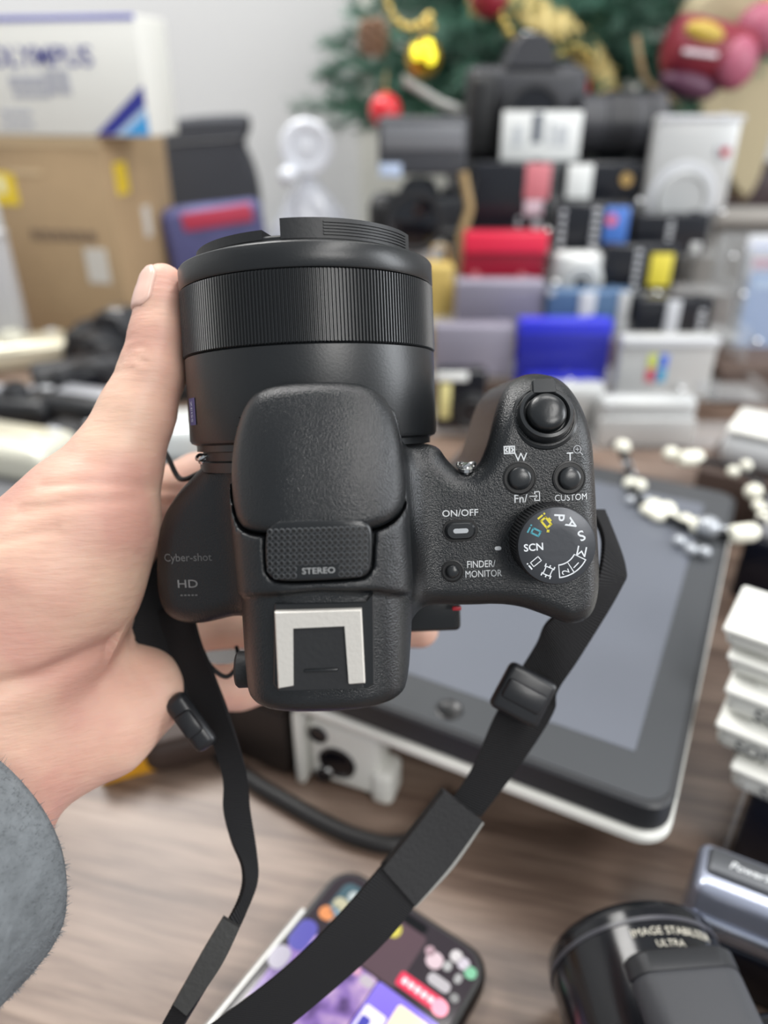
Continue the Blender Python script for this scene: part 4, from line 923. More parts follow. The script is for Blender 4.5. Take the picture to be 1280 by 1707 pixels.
def rk(col, label, box, m, items, **k):
    Y = Yof(box[3]); t = compact(label, box, Y, m, items, **k); C_.append((col, Y, t.location.z)); return t
rk('r', 'large silver camera with red dot badge and round lens cover, top right of the rack', (1072, 192, 1208, 352), silv, [('panel', 'glossy_frame', -.5, .5, .94, 1.0, .004, lt), ('disc', 'lens_cover', -.06, .14, .40, .004, lt), ('disc', 'lens_cap', -.06, .14, .31, .009, silv2), ('disc', 'badge_plate', .33, .64, .085, .003, lt), ('disc', 'red_dot_badge', .35, .63, .048, .005, M_('badge_red', (196, 52, 66), .4))], r=.006)
rk('r', 'black camera with upright silver print directly below the silver red dot camera', (1052, 356, 1174, 424), blk, [('bars', -.03, .05, .85, .007, 6, lt), ('panel', 'silver_grip', .28, .42, -.0 + .02, .3, .003, silv)])
rk('r', 'black camera bearing a yellow sticker beside upright silver print', (1000, 408, 1122, 486), blk, [('bars', -.05, .02, .92, .008, 6, lt), ('panel', 'yellow_sticker', .12, .42, .12, .82, .002, yel)])
rk('r', 'black camera split by a vertical silver bar, above the camera with coloured squares', (1054, 498, 1180, 562), blk, [('panel', 'slide_bar', -.12, .06, .02, .96, .003, lt), ('bars', .36, .05, .75, .008, 5, lt)])
rk('r', 'silver camera with a four-colour square emblem, low on the right of the rack', (1022, 562, 1178, 662), silv, [('panel', 'top_ledge', -.5, .5, .86, 1.0, .006, lt)] + [('panel', 'emblem_square', -.2 + .11 * i, -.1 + .11 * i, .26 + .24 * j, .48 + .24 * j, .0015, M_('emblem_%d%d' % (i, j), c, .5)) for i, j, c in ((0, 0, (190, 80, 96)), (1, 0, (60, 150, 190)), (0, 1, (196, 204, 90)), (1, 1, (70, 110, 210)))] + [('disc', 'rivet', .42, .2, .05, .003, lt)])
rk('r', 'pale grey camera lying lowest on the right of the rack', (990, 664, 1150, 746), silv2, [('panel', 'slide_cover', -.49, .49, .06, .62, .005, silv), ('disc', 'rivet', -.42, .85, .05, .003, lt)], r=.008)
rk('m', 'black camera with white patch and gold button at the rack top', (936, 270, 1064, 334), blk, [('panel', 'white_patch', -.46, -.14, .06, .94, .003, cardw), ('disc', 'gold_button', .3, .55, .17, .004, goldm)])
rk('m', 'black camera with blue picture card and upright silver print', (922, 338, 1046, 420), blk, [('panel', 'blue_picture', .13, .45, .18, .92, .002, M_('sticker_blue', (74, 120, 200), .5)), ('disc', 'pink_spot', .22, .66, .12, .003, M_('sticker_pink', (220, 110, 140), .5)), ('bars', -.42, .1, .9, .007, 5, lt), ('bars', .02, .05, .92, .009, 6, lt)])
rk('m', 'round-shouldered silver camera with big lens, half behind the steel blue one', (918, 420, 1004, 484), silv, [('lens', .02, .22, .62, silv2)], r=.02)
rk('m', 'steel blue camera with a vertical silver bar', (908, 484, 1042, 552), steel, [('panel', 'slide_bar', -.12, .08, .03, .97, .003, lt), ('panel', 'side_strip', .36, .5, .03, .97, .002, silv), ('disc', 'rivet', -.47, .95, .08, .003, lt)])
rk('m', 'bright blue camera with sliding cover behind the grip of the held camera', (858, 534, 1008, 640), blueb, [('panel', 'slide_cover', -.49, .49, .12, .82, .003, blued), ('panel', 'lower_lip', -.4, .4, .02, .2, .005, blueb), ('bars', -.12, .66, .74, .03, 1, M_('blue_print', (140, 140, 220), .5))])
rk('m', 'pale grey camera just under the bright blue one', (866, 644, 1000, 712), silv2, [('panel', 'slide_cover', -.48, .48, .1, .9, .003, silv)])
rk('l', 'black camera with pink and white sticker above the red camera', (786, 270, 914, 382), blk, [('panel', 'pink_sticker', .14, .46, .45, .98, .002, pinkt), ('panel', 'white_sticker', .16, .4, .2, .44, .002, M_('pale_pink', (216, 190, 200), .5)), ('bars', .1, .02, .2, .006, 2, lt), ('disc', 'rivet', .34, .06, .08, .003, lt)])
rk('l', 'red camera with a bright pink-red sliding bar', (770, 386, 906, 468), redd, [('panel', 'slide_bar', -.5, .5, .58, 1.0, .007, redb), ('disc', 'painted_glint', -.34, .12, .09, .003, pinkt), ('disc', 'painted_glint', .22, .12, .07, .003, pinkt)])  # the two small discs are glints in the recess, painted as colour
rk('l', 'lavender-grey flat camera under the red camera', (758, 468, 902, 540), lav, [('panel', 'front_cover', -.49, .49, .02, .96, .003, lav2)])
rk('l', 'lavender-grey flat camera lower left on the rack, left of the bright blue camera', (722, 542, 852, 628), lav2, [('panel', 'front_cover', -.49, .49, .05, .98, .003, lav)])
rk('l', 'dark camera with white name strip and yellow stripe beside the lens barrel', (724, 618, 806, 716), blk, [('panel', 'white_strip', -.5, .12, .84, .98, .003, cardw), ('panel', 'yellow_stripe', -.42, -.2, .2, .8, .002, M_('pale_yellow', (226, 216, 150), .5)), ('lens', .2, .35, .3, GK)])
# acrylic stands under each column
st = thing('acrylic_rack', 'clear acrylic stepped rack carrying all the small upright cameras', 'rack', (PY(950, 700, .72).x, .72, 0))
for col, xa, xb in (('l', 722, 906), ('m', 912, 1050), ('r', 1000, 1190)):
    it = sorted([(y, z) for c, y, z in C_ if c == col])
    X0 = min(PY(xa, 650, it[0][0]).x, PY(xa, 400, it[-1][0]).x) - .004; X1 = max(PY(xb, 650, it[0][0]).x, PY(xb, 300, it[-1][0]).x) + .006
    W_ = X1 - X0; o_ = Vector(((X0 + X1) / 2 - st.location.x, -st.location.y, 0))
    poly = [(it[0][0] - .012, 0)]
    for i, (y, z) in enumerate(it):
        yn = it[i + 1][0] - .004 if i + 1 < len(it) else y + .05
        zt = max(z - .0005, .002)
        b = MB(); b.box((o_.x, (y - .006 + yn) / 2 + o_.y, zt - .001), (W_ - .007, yn - y + .006, .0018), .0003, 1); b.build('shelf', acr, st)
        poly += [(y - .012, max(zt + .012, poly[-1][1])), (yn - .008, zt + .012)]
    poly += [(it[-1][0] + .05, 0)]
    q = [(x + o_.y, z) for x, z in poly]
    for s in ((-1, 1) if col != 'm' else (-1,)):
        b = MB(); b.prism(q[::-1], -.00125, .00125, Matrix.Translation((o_.x + s * (W_ / 2 - .0012), 0, 0)) @ Matrix(((0, 0, 1, 0), (1, 0, 0, 0), (0, 1, 0, 0), (0, 0, 0, 1)))); b.build('side_panel', acr, st, 20)
    for y, z in it[1:]:
        b = MB(); b.lathe([(.004, 0), (.004, .004), (.003, .006), (.0002, .0065)], 14, Matrix.Translation((o_.x + W_ / 2, y - .02 + o_.y, z + .002)) @ Matrix.Rotation(rad(90), 4, 'Y')); b.build('clear_stud', chrome, st)
# ------------------------------------------------------------------ larger black cameras
def slr(label, p, w_, h_, yaw, m, lensr=.034, lensl=.05, hump=True, grp=None, name='slr_camera', pitch=0.0):
    t = thing(name, label, 'camera', p, (pitch, 0, yaw), grp); d_ = w_ * .34
    b = MB(); b.box((0, 0, h_ * .38), (w_, d_, h_ * .76), d_ * .25, 4); b.build('body', m, t)
    b = MB(); b.box((-w_ * .38, -d_ * .55, h_ * .36), (w_ * .24, d_ * .7, h_ * .68), d_ * .26, 4); b.build('grip', black_rubber, t)
    if hump:
        b = MB(); b.prism([(-w_ * .22, 0), (w_ * .22, 0), (w_ * .15, h_ * .2), (w_ * .10, h_ * .26), (-w_ * .10, h_ * .26), (-w_ * .15, h_ * .2)], -d_ * .5, d_ * .55, Matrix.Translation((0, 0, h_ * .74)) @ Matrix.Rotation(rad(90), 4, 'X'), .003); b.build('prism_housing', m, t)
        b = MB(); b.box((0, 0, h_ * 1.005), (.02, .018, .003), .0008, 1); b.build('hot_shoe', chrome, t)
    M = Matrix.Translation((0, -d_ * .5, h_ * .37)) @ Matrix.Rotation(rad(90), 4, 'X'); r = lensr
    b = MB(); b.lathe([(r * .9, 0), (r * .95, lensl * .3), (r, lensl * .35), (r, lensl * .8), (r * 1.04, lensl * .83), (r * 1.04, lensl), (r * .88, lensl), (r * .82, lensl * .9)], 40, M); lb = b.build('lens_barrel', GB, t)
    b = MB(); b.lathe([(r * .86, lensl * .9), (r * .5, lensl * .95), (.0002, lensl * .97)], 32, M); b.build('lens_glass', lensglass, lb)
    b = MB(); b.lathe([(.010, 0), (.010, .006), (.009, .007), (.0002, .007)], 24, Matrix.Translation((w_ * .33, 0, h_ * .75))); b.build('mode_dial', m, t)
    return t
# shelf block carrying the top row
sp = PY(865, 268, 1.08); shz = sp.z
sh = thing('display_shelf', 'black shelf block behind the rack carrying the big camera and long lens', 'shelf', (PY(930, 268, 1.10).x, 1.10, 0))
b = MB(); b.box((.0, .04, shz - .008), (.30, .16, .015), .002); b.build('shelf_board', GB, sh)
b = MB(); b.box((.0, .10, (shz - .016) / 2), (.28, .02, shz - .016), .002); b.build('back_panel', GB, sh)
for s in (-1, 1): MB().box((s * .13, .03, (shz - .016) / 2), (.015, .12, shz - .016), .002).build('side_panel', GB, sh)
slr('black camera with raised grey-topped finder standing behind the white price card', (PY(866, 262, 1.12).x, 1.12, shz), .155, .142, .05, M_('dark_slr', (52, 53, 58), .45), .036, .035)
ll = thing('zoom_lens', 'thick black zoom lens lying on its side left of the silver red dot camera', 'lens', (PY(1018, 262, 1.10).x, 1.10, shz))
LMx = Matrix.Translation((0, 0, .041)) @ Matrix.Rotation(rad(90), 4, 'Y')
b = MB(); b.lathe([(.030, -.055), (.036, -.05), (.036, -.02), (.039, -.018), (.039, .02), (.037, .022), (.037, .035), (.041, .037), (.041, .055), (.034, .055)], 48, LMx); b.build('lens_barrel', M_('dark_slr', (52, 53, 58), .45), ll)
for z0 in (-.012, -.004, .004, .012):
    b = MB(); b.lathe([(.0393, z0 - .0022), (.0402, z0 - .0015), (.0402, z0 + .0015), (.0393, z0 + .0022)], 48, LMx); b.build('grip_ring', GK, ll)
b = MB(); b.lathe([(.036, .0552), (.036, .058), (.0002, .058)], 40, LMx); b.build('lens_cap', GB, ll)
# white price card on a clear stem
pcd = PY(898, 268, 1.03)
pcd_t = thing('price_card', 'white price card with grey marks standing on a clear stem above the rack', 'card', (pcd.x, 1.03, PY(920, 332, 1.03).z))
kz = PY(898, 267, 1.03).z - pcd_t.location.z; kw = (PY(962, 267, 1.03) - PY(832, 267, 1.03)).length; kh = PY(898, 185, 1.03).z - PY(898, 267, 1.03).z
b = MB(); b.box((0, 0, kz + kh / 2), (kw, .003, kh), .001, 2); b.build('card', cardw, pcd_t)
b = MB(); b.box((.02, .0, kz / 2), (.02, .002, kz), .0005); b.build('stem', acr, pcd_t)
for fx, fz, sx, sz_, m in ((-.06, .66, .13, .6, M_('card_slate', (100, 106, 116), .5)), (-.3, .5, .1, .42, M_('card_grey', (190, 194, 198), .5)), (.26, .5, .12, .42, M_('card_grey', (190, 194, 198), .5)), (.12, .55, .06, .5, M_('card_grey', (190, 194, 198), .5))):
    b = MB(); b.box((fx * kw, -.0018, kz + fz * kh), (sx * kw, .0012, sz_ * kh), .0003, 1); b.build('printed_mark', m, pcd_t)
# pile left of the rack
tw = PY(700, 455, .98)
wb_ = thing('camera_box', 'white carton standing under the black camera left of the rack', 'box', (PY(682, 470, .99).x, .99, 0))
zt = PY(692, 398, 1.0).z; fz_ = PY(702, 292, 1.0).z
b = MB(); b.box((0, .02, zt / 2), (.075, .07, zt), .002); b.build('carton', M_('white_carton', (214, 216, 220), .5), wb_)
b = MB(); b.box((-.01, -.0158, zt * .6), (.03, .001, zt * .3), .0003, 1); b.build('carton_label', M_('pale_label', (176, 190, 206), .5), wb_)
slr('black camera with big round lens on the white carton left of the rack', (PY(696, 388, 1.0).x, 1.0, zt + .0005), .118, (fz_ - zt - .002) / 1.03, -.12, M_('slr_black', (40, 43, 48), .4), .034, .030, True)
fu = thing('flash_unit', 'dark grey flash unit lying on top of the black camera left of the rack', 'flash', (PY(702, 290, 1.0).x, 1.0, fz_))
b = MB(); b.box((0, 0, .033), (.105, .05, .062), .006, 3); b.build('flash_head', M_('flash_grey', (66, 68, 73), .5), fu)
b = MB(); b.box((0, -.0262, .043), (.095, .003, .026), .001, 2); b.build('flash_window', M_('flash_window_grey', (120, 122, 126), .3), fu)
b = MB(); b.box((-.038, -.0262, .008), (.026, .003, .014), .001, 2); b.build('blue_sticker', M_('pale_blue', (190, 206, 232), .4), fu)
st_ = MB(); st_.tube(crom([PY(772, 288, .955), PY(778, 320, .955), PY(782, 350, .955), PY(770, 390, .955), PY(764, 440, .955), (PY(764, 440, .955).x, .955, .006)], 8), .0055, 8)
tag(st_.build('hanging_strap', M_('tan_strap', (170, 146, 104), .6)), 'tan strap hanging between the black camera and the black pink-stickered camera', 'strap')
gb = thing('gift_bag', 'small gold and yellow bag in front of the white carton left of the rack', 'bag', (PY(728, 470, .93).x, .90, 0))
gz = PY(752, 428, .93).z
b = MB(); b.box((0, 0, gz / 2), (.034, .03, gz), .006, 3); b.build('bag_body', M_('gold_bag', (190, 164, 90), .5, bump=.4, bscale=90), gb)
b = MB(); b.tube([(-.011, 0, gz - .001), (-.007, 0, gz + .018), (.007, 0, gz + .018), (.011, 0, gz - .001)], .0018, 6); b.build('handle', goldm, gb)
# ------------------------------------------------------------------ right of the rack
ab = thing('acrylic_case', 'clear acrylic case holding blue and white cards at the right edge', 'case', (PY(1262, 590, 1.0).x, 1.0, 0))
ah = PY(1262, 398, 1.0).z; aw = .13
for nm, c, d in (('back_panel', (0, .05, ah / 2), (aw, .002, ah)), ('front_panel', (0, -.05, ah / 2), (aw, .002, ah)), ('side_panel', (-aw / 2, 0, ah / 2), (.002, .1, ah)), ('side_panel', (aw / 2, 0, ah / 2), (.002, .1, ah))):
    MB().box(c, d).build(nm, acr, ab)
for k, (y, z0, z1, c, lab) in enumerate(((.018, .02, 1.0, (224, 226, 230), 'white card at the back of the clear case'), (.005, .02, .9, (176, 178, 184), 'grey card in the middle of the clear case'), (-.010, .02, .72, (110, 142, 190), 'blue card at the front of the clear case'))):
    cdt = thing('card', lab, 'card', (ab.location.x + .01, 1.0 + y, .002))
    b = MB(); b.box((0, 0, ah * z1 / 2), (.10, .004, ah * z1 - .001), .0008, 1); b.build('card_sheet', M_('card%d' % k, c, .5), cdt)
    b = MB(); b.box((0, -.0024, ah * z1 * .86), (.09, .0008, .012), .0002, 1); b.build('printed_band', M_('card_band%d' % k, ((96, 136, 220), (170, 120, 140), (150, 180, 216))[k], .5), cdt)
bwb = thing('wooden_box', 'dark brown wooden box on the desk right of the rack', 'box', (PY(1250, 725, .80).x + .02, .84, 0))
bz = PY(1250, 615, .80).z
b = MB(); b.box((0, 0, bz * .46), (.14, .08, bz * .92), .002); b.build('box_body', mat('brown_wood_box', (82, 66, 58), .5, var=.2, vscale=30), bwb)
b = MB(); b.box((0, 0, bz * .96), (.144, .084, bz * .08), .002); b.build('lid', mat('brown_wood_box', (82, 66, 58), .5), bwb)
lg = thing('ledge', 'low grey ledge against the wall behind the clear acrylic case', 'shelf', (PY(1250, 370, 1.35).x + .1, 1.40, 0))
lz = PY(1250, 345, 1.32).z
b = MB(); b.box((0, 0, lz - .012), (.36, .2, .024), .003); b.build('ledge_top', M_('stone_grey', (176, 172, 166), .6), lg)
b = MB(); b.box((0, .03, (lz - .025) / 2), (.34, .12, lz - .025), .003); b.build('ledge_body', M_('stone_grey_dark', (150, 146, 140), .6), lg)
# ------------------------------------------------------------------ left: cartons, folder, bags
def pbox(name, label, cat, corner, z, w_, d_, h_, yaw, m, r=.002):
    t = thing(name, label, cat, (corner.x, corner.y, z), (0, 0, yaw))
    b = MB(); b.box((-w_ / 2, d_ / 2, h_ / 2), (w_, d_, h_), r, 2); b.build('carton', m, t)
    return t
kraft = M_('kraft_board', (176, 150, 116), .7, var=.06, vscale=40)
kc = PY(207, 470, 1.02); kc.z = 0; kyaw = rad(-12)
kh_ = PY(187, 228, 1.02).z
kt = pbox('carton', 'brown kraft carton with yellow squares under the white box', 'carton', kc, 0, .165, .17, kh_, kyaw, kraft)
b = MB(); b.box((-.0825, -.0008, kh_ - .006), (.163, .0016, .012), .0005, 1); b.build('flap_edge', M_('kraft_light', (206, 182, 146), .7), kt)
def face(name, x, z, w_, h_, m, par, y=-.0006, tk=.0012): return MB().box((x, y, z), (w_, tk, h_), .0003, 1).build(name, m, par)
yl = M_('carton_logo_yellow', (236, 204, 52), .5)
face('yellow_square', -.148, kh_ - .062, .034, .040, yl, kt)
face('white_square_mark', -.152, kh_ - .058, .012, .020, M_('pale_mark', (244, 238, 190), .5), kt, -.0012)
face('printed_line', -.115, kh_ - .042, .05, .006, M_('kraft_light', (206, 182, 146), .7), kt)
for k in range(6): face('printed_line', -.118 + k * .0165, kh_ - .118, .0125, .013, M_('kraft_print', (120, 102, 84), .7), kt)
face('paper_label', -.035, kh_ - .155, .032, .045, M_('grey_label', (206, 202, 194), .6), kt)
MB().box((.0006, .035, kh_ - .05), (.0012, .03, .038), .0003, 1).build('yellow_square', yl, kt)
MB().box((.0006, .085, kh_ - .11), (.0012, .02, .04), .0003, 1).build('paper_label', M_('grey_label', (206, 202, 194), .6), kt)
oc = PY(250, 214, 1.0); ow, od, oh = .30, .075, PY(240, 24, 1.0).z - kh_ - .001
ot = pbox('camera_box', 'white OLYMPUS box with blue corner stripes on top of the kraft carton', 'box', Vector((oc.x, oc.y, 0)), kh_ + .0008, ow, od, oh, kyaw, M_('white_box_board', (236, 236, 230), .5))
ob = M_('olympus_blue', (52, 58, 150), .5)
v, f = text('OLYMPUS', .029, 0, .0002); 
for q in v: q.x *= 1.0
v = [Vector((q.x * 1.08, q.y, 0)) for q in v]; rx = max(q.x for q in v)
mesh('lettering', [Vector((q.x - rx - .060, -.0014, q.y + oh * .68)) for q in v], f, ob, ot, smooth=False)
gp = M_('box_grey_print', (176, 178, 188), .6)
for k in range(5): face('small_print', -.168 + k * .0165, oh * .465, .013, .014 if k < 3 else .026, gp, ot)
for k in range(3): face('small_print', -.165 + k * .0165, oh * .36, .014, .007, gp, ot)
for k in range(3): face('small_print', -.19 + k * .0145, oh * .2, .012, .006, gp, ot); face('small_print', -.19 + k * .0145, oh * .1, .012, .006, gp, ot)
def tri(name, pts, m, par, y): 
    b = MB(); b.prism(pts, 0, .0008, Matrix.Translation((0, y, 0)) @ Matrix.Rotation(rad(90), 4, 'X')); return b.build(name, m, par)
tri('blue_corner', [(-.072, .0015), (-.0015, .0015), (-.0015, oh * .44)], ob, ot, -.0002)
tri('pale_stripe', [(-.047, .0015), (-.036, .0015), (-.0015, oh * .205), (-.0015, oh * .27)], M_('stripe_pale', (190, 214, 238), .5), ot, -.0008)
tri('cyan_corner', [(-.036, .0015), (-.0015, .0015), (-.0015, oh * .205)], M_('stripe_cyan', (70, 166, 232), .5), ot, -.0008)
b = MB(); b.box((-ow / 2, .001, oh - .002), (ow - .002, .004, .006), .001, 1); b.build('blue_top_edge', M_('lid_blue', (110, 114, 190), .5), ot)
# grey panel box edge left of the carton
lb_ = PY(24, 520, .93)
pp = pbox('storage_box', 'pale grey box at the left edge in front of the kraft carton', 'box', Vector((PY(38, 560, .97).x - .0, .965, 0)), 0, .10, .03, PY(2, 400, .965).z, rad(0), M_('pale_grey_board', (182, 182, 184), .6))
MB().box((-.05, .015, PY(2, 400, .965).z + .004), (.102, .032, .008), .002, 1).build('lid', M_('pale_grey_board', (182, 182, 184), .6), pp)
# leaning charcoal folder
fo = PY(350, 395, 1.25)
fy = 1.27
fp = [(272, 395), (268, 215), (280, 198), (400, 190), (412, 196), (414, 216), (402, 240), (414, 262), (424, 290), (432, 330), (432, 395)]
fw = [PY(x, y, fy) for x, y in fp]
ft = thing('neoprene_pouch', 'charcoal grey pouch with a wavy edge standing beside the kraft carton', 'pouch', (fo.x, fy, 0))
zf = min(q.z for q in fw)
poly = [(q.x - fo.x, q.z) for q in fw]; poly = [(x, max(z, .001) if z > zf + .01 else .001) for x, z in poly]
b = MB(); b.prism(chaikin(poly, 2)[::-1], 0, .03, Matrix.Translation((0, .03, 0)) @ Matrix.Rotation(rad(90), 4, 'X'), .008); b.build('pouch_body', M_('charcoal_neoprene', (66, 68, 74), .8, bump=.3, bscale=500), ft)
b = MB(); b.tube([(poly[1][0] + .012, -.0005, poly[1][1] - .02), (poly[5][0] - .012, -.0005, poly[5][1] - .012)], .0016, 6); b.build('zip', GK, ft)
pb_ = thing('printed_bag', 'purple-blue bag with a red band in front of the charcoal pouch', 'bag', (PY(368, 420, 1.12).x, 1.14, 0), (0, 0, .1))
pz = PY(360, 345, 1.12).z
b = MB(); b.box((0, .02, pz * .5), (.145, .05, pz), .014, 3, Matrix.Rotation(rad(-5), 4, 'Y')); b.build('bag_body', M_('purple_bag', (86, 88, 134), .55, var=.35, vscale=30), pb_)
b = MB(); b.box((.018, -.0058, pz * .9), (.10, .003, pz * .14), .001, 2, Matrix.Rotation(rad(-8), 4, 'Y')); b.build('red_band', M_('bag_red', (196, 66, 92), .5), pb_)
b = MB(); b.box((.012, -.0058, pz * .52), (.05, .003, pz * .2), .001, 2); b.build('tan_label', M_('bag_tan', (186, 170, 140), .6), pb_)
# clear plastic packet with a round white lid
cp = PY(520, 395, 1.2)
clr = glassmat('crumpled_clear_film', (226, 230, 240), .42, .18); whp = M_('milky_plastic', (226, 230, 238), .25)
cpt = thing('plastic_packet', 'clear crumpled plastic packet with a round milky disc standing by the wall', 'packet', (cp.x, 1.2, 0))
ztp = PY(512, 245, 1.2).z; zb = PY(520, 300, 1.2).z
bmx = bmesh.new(); bmesh.ops.create_icosphere(bmx, subdivisions=3, radius=1)
rn = random.Random(3)
for x in bmx.verts:
    k = 1 + rn.uniform(-.13, .13); zz_ = (x.co.z + 1) / 2; wd = .085 * (1.15 - .75 * zz_)
    x.co = Vector((x.co.x * wd * k, x.co.y * .035 * k, .002 + zz_ * (zb + .005)))
mb_ = MB(); mb_.bm(bmx); mb_.build('film', clr, cpt, 15)
RX = Matrix.Rotation(rad(90), 4, 'X')
b = MB(); b.lathe([(.036, -.006), (.038, -.002), (.038, .002), (.034, .006), (.024, .006), (.022, .003), (.014, .003), (.012, .006), (.0002, .007)], 40, Matrix.Translation((PY(512, 245, 1.2).x - cp.x, -.012, ztp)) @ RX); b.build('round_disc', whp, cpt)
b = MB(); b.tube([(PY(512, 245, 1.2).x - cp.x, -.006, ztp - .034), (PY(512, 245, 1.2).x - cp.x, -.004, zb - .03)], .006, 8); b.build('disc_stem', whp, cpt)
b = MB(); b.ball((PY(483, 291, 1.2).x - cp.x, -.02, PY(483, 291, 1.2).z), .014); b.build('knob', whp, cpt)
# ------------------------------------------------------------------ left: second-hand cameras lying on the desk
cham = M_('champagne_metal', (214, 208, 186), .28, .35); cream = M_('cream_metal', (222, 220, 204), .3, .3)
def lying(label, px, py, w_, d_, h_, yaw, m, lens=None, top=None, z=0.0, grp=None, tilt=0.0):
    t = thing('compact_camera', label, 'camera', G(px, py, z), (tilt, 0, yaw), grp)
    b = MB(); b.box((0, 0, h_ / 2), (w_, d_, h_), min(h_, d_) * .32, 4); b.build('body', m, t)
    if lens:
        fx, fy_, r, mm = lens; M = Matrix.Translation((fx * w_, fy_ * d_, h_ - .0005))
        b = MB(); b.lathe([(r, 0), (r, .006), (r * .92, .008), (r * .74, .008), (r * .7, .012), (r * .55, .012), (r * .5, .009)], 32, M); lo = b.build('lens_ring', mm, t)
        b = MB(); b.lathe([(r * .55, .0085), (.0002, .0100)], 24, M); b.build('lens_glass', lensglass, lo)
    if top:
        fx, fy_, sx, sy, mm = top; b = MB(); b.box((fx * w_, fy_ * d_, h_ + .0005), (sx * w_, sy * d_, .003), .0012, 2); b.build('top_panel', mm, t)
    b = MB(); b.box((w_ * .33, d_ * .3, h_ + .0006), (.014, .008, .003), .0012, 2); b.build('flash_window', lt, t)
    return t
lying('champagne compact camera with round lens lying at the far left of the desk', 44, 606, .115, .062, .034, .42, cham, (-.08, -.1, .017, cream), None)
slr('black camera on the desk behind the thumb, lens towards the viewer', G(212, 612, 0), .125, .075, -.35, M_('slr_matte', (38, 39, 43), .45), .032, .05, True)
slr('black camera with strap lying left of the thumb, in front of the champagne compact', G(140, 664, 0), .100, .062, .5, M_('slr_matte', (38, 39, 43), .45), .030, .03, False)
lying('black compact camera with silver top plate, left edge of the desk', 26, 704, .105, .055, .034, -.12, GK, (.1, -.05, .014, GB), (-.1, .2, .62, .34, M_('grey_silver', (184, 186, 192), .3, .4)))
lying('black compact camera with two grey panels, just left of the thumb', 150, 708, .085, .05, .036, -.3, GK, None, (.0, .1, .7, .45, M_('grey_silver', (184, 186, 192), .3, .4)))
lying('cream metal camera near the left edge, in front of the black compacts', 22, 778, .125, .06, .036, -.32, cream, (-.28, 0, .013, cham), (.1, .1, .5, .4, cham))
lying('dark case on the desk between the cream camera and the thumb', 120, 752, .055, .05, .026, -.4, GK, None, (0, 0, .6, .5, GB))
lying('silver camera lying between the thumb and the held camera lens', 300, 752, .11, .062, .036, .08, M_('bright_silver', (224, 228, 226), .3, .3), None, (0, -.22, .9, .12, M_('grey_silver', (184, 186, 192), .3, .4)))
lying('small black compact with silver front lying past the silver camera behind the lens', 322, 660, .07, .045, .03, .2, GK, (.0, 0, .012, silver), None)
MB_mat = MB(); MB_mat.prism(rrect(-.16, -.11, .16, .11, .012), .0002, .0022, None, .0006)
mt_ = tag(MB_mat.build('desk_mat', M_('grey_desk_mat', (104, 105, 108), .7, bump=.2)), 'grey rubber mat on the desk at the left edge beside the wrist', 'mat'); mt_.location = G(-40, 880, 0); mt_.rotation_euler.z = .1
# ------------------------------------------------------------------ christmas tree
tx, ty = PY(915, 150, 1.55).x, 1.56
tree = thing('christmas_tree', 'green artificial christmas tree behind the camera rack', 'tree', (tx, ty, 0))
b = MB(); b.tube([(0, 0, .02), (0, 0, .6), (0, 0, 1.2)], [.016, .013, .004], 10); b.build('trunk', M_('trunk_brown', (70, 56, 44), .8), tree)
b = MB(); b.lathe([(.12, 0), (.12, .01), (.03, .025), (.02, .05)], 24); b.build('tree_base', GK, tree)
greens = [M_('pine_green_%d' % i, c, .6) for i, c in enumerate(((62, 104, 84), (78, 122, 104), (44, 82, 66)))]
def bough(seed):
    r = random.Random(seed); v = []; f = []; mb = MB()
    L = 1.0
    stems = [(Vector((0, 0, 0)), Vector((1, 0, .1)), .48)]
    for k in range(9):
        t = .16 + .78 * k / 8; s = 1 if k % 2 else -1
        stems.append((Vector((t * .48, 0, .1 * t * .48)), Vector((.72, s * .75, r.uniform(-.1, .25))), .17 * (1.15 - .6 * t)))
    for o, d, ln in stems:
        d = d.normalized(); mb.tube([o, o + d * ln], [.0035, .0012], 5)
        n = int(ln / .0042)
        for i in range(n):
            for q in range(3):
                p = o + d * ln * (i + r.random()) / n
                u = Vector((r.gauss(0, 1), r.gauss(0, 1), r.gauss(0, 1))); u -= d * u.dot(d); u = u.normalized()
                e = (u + d * .65).normalized() * r.uniform(.020, .036); sd = d.cross(u).normalized() * .0016
                mb.add([p - sd, p + sd, p + e + sd * .5, p + e - sd * .5], [(0, 1, 2, 3)])
    return mb
protos = []
for i in range(3):
    mb = bough(i); me = bpy.data.meshes.new('branch'); me.from_pydata([tuple(q) for q in mb.v], [], mb.f); me.update(); me.materials.append(greens[i]); protos.append(me)
rt = random.Random(5)
for lv in range(10):
    z = .27 + lv * .075; n = 14 if lv < 7 else 9
    for k in range(n):
        o = bpy.data.objects.new('branch', protos[rt.randrange(3)]); COL.objects.link(o); o.parent = tree
        a = 2 * math.pi * (k + .5 * (lv % 2)) / n + rt.uniform(-.2, .2)
        if 0.15 < a % (2 * math.pi) < math.pi - .15 and rt.random() < .5: a += math.pi
        s = .92 * (1.0 - lv * .065) * rt.uniform(.88, 1.06)
        o.location = (0, 0, z); o.rotation_euler = (rt.uniform(-.5, .5), rt.uniform(-.06, .16), a); o.scale = (s * .92, s, s)
redo = M_('ornament_red', (214, 48, 58), .18); goldo = M_('ornament_gold', (206, 168, 60), .18, .8)
def ball(label, px, py, Y, rpx, m, name='bauble'):
    p = PY(px, py, Y); r = rpx * (p - CAM).dot(VF) / FPX
    t = thing(name, label, 'ornament', p); b = MB(); b.ball((0, 0, 0), r, None, 3); b.build('ball', m, t)
    b = MB(); b.lathe([(r * .2, r * .94), (r * .2, r * 1.1), (.0003, r * 1.12)], 14); b.build('cap', goldm, t)
    b = MB(); b.tube([(0, 0, r * 1.1), (0, .004, r * 1.5), (.002, .012, r * 2.1)], .0007, 5); b.build('hook', goldm, t)
    return t
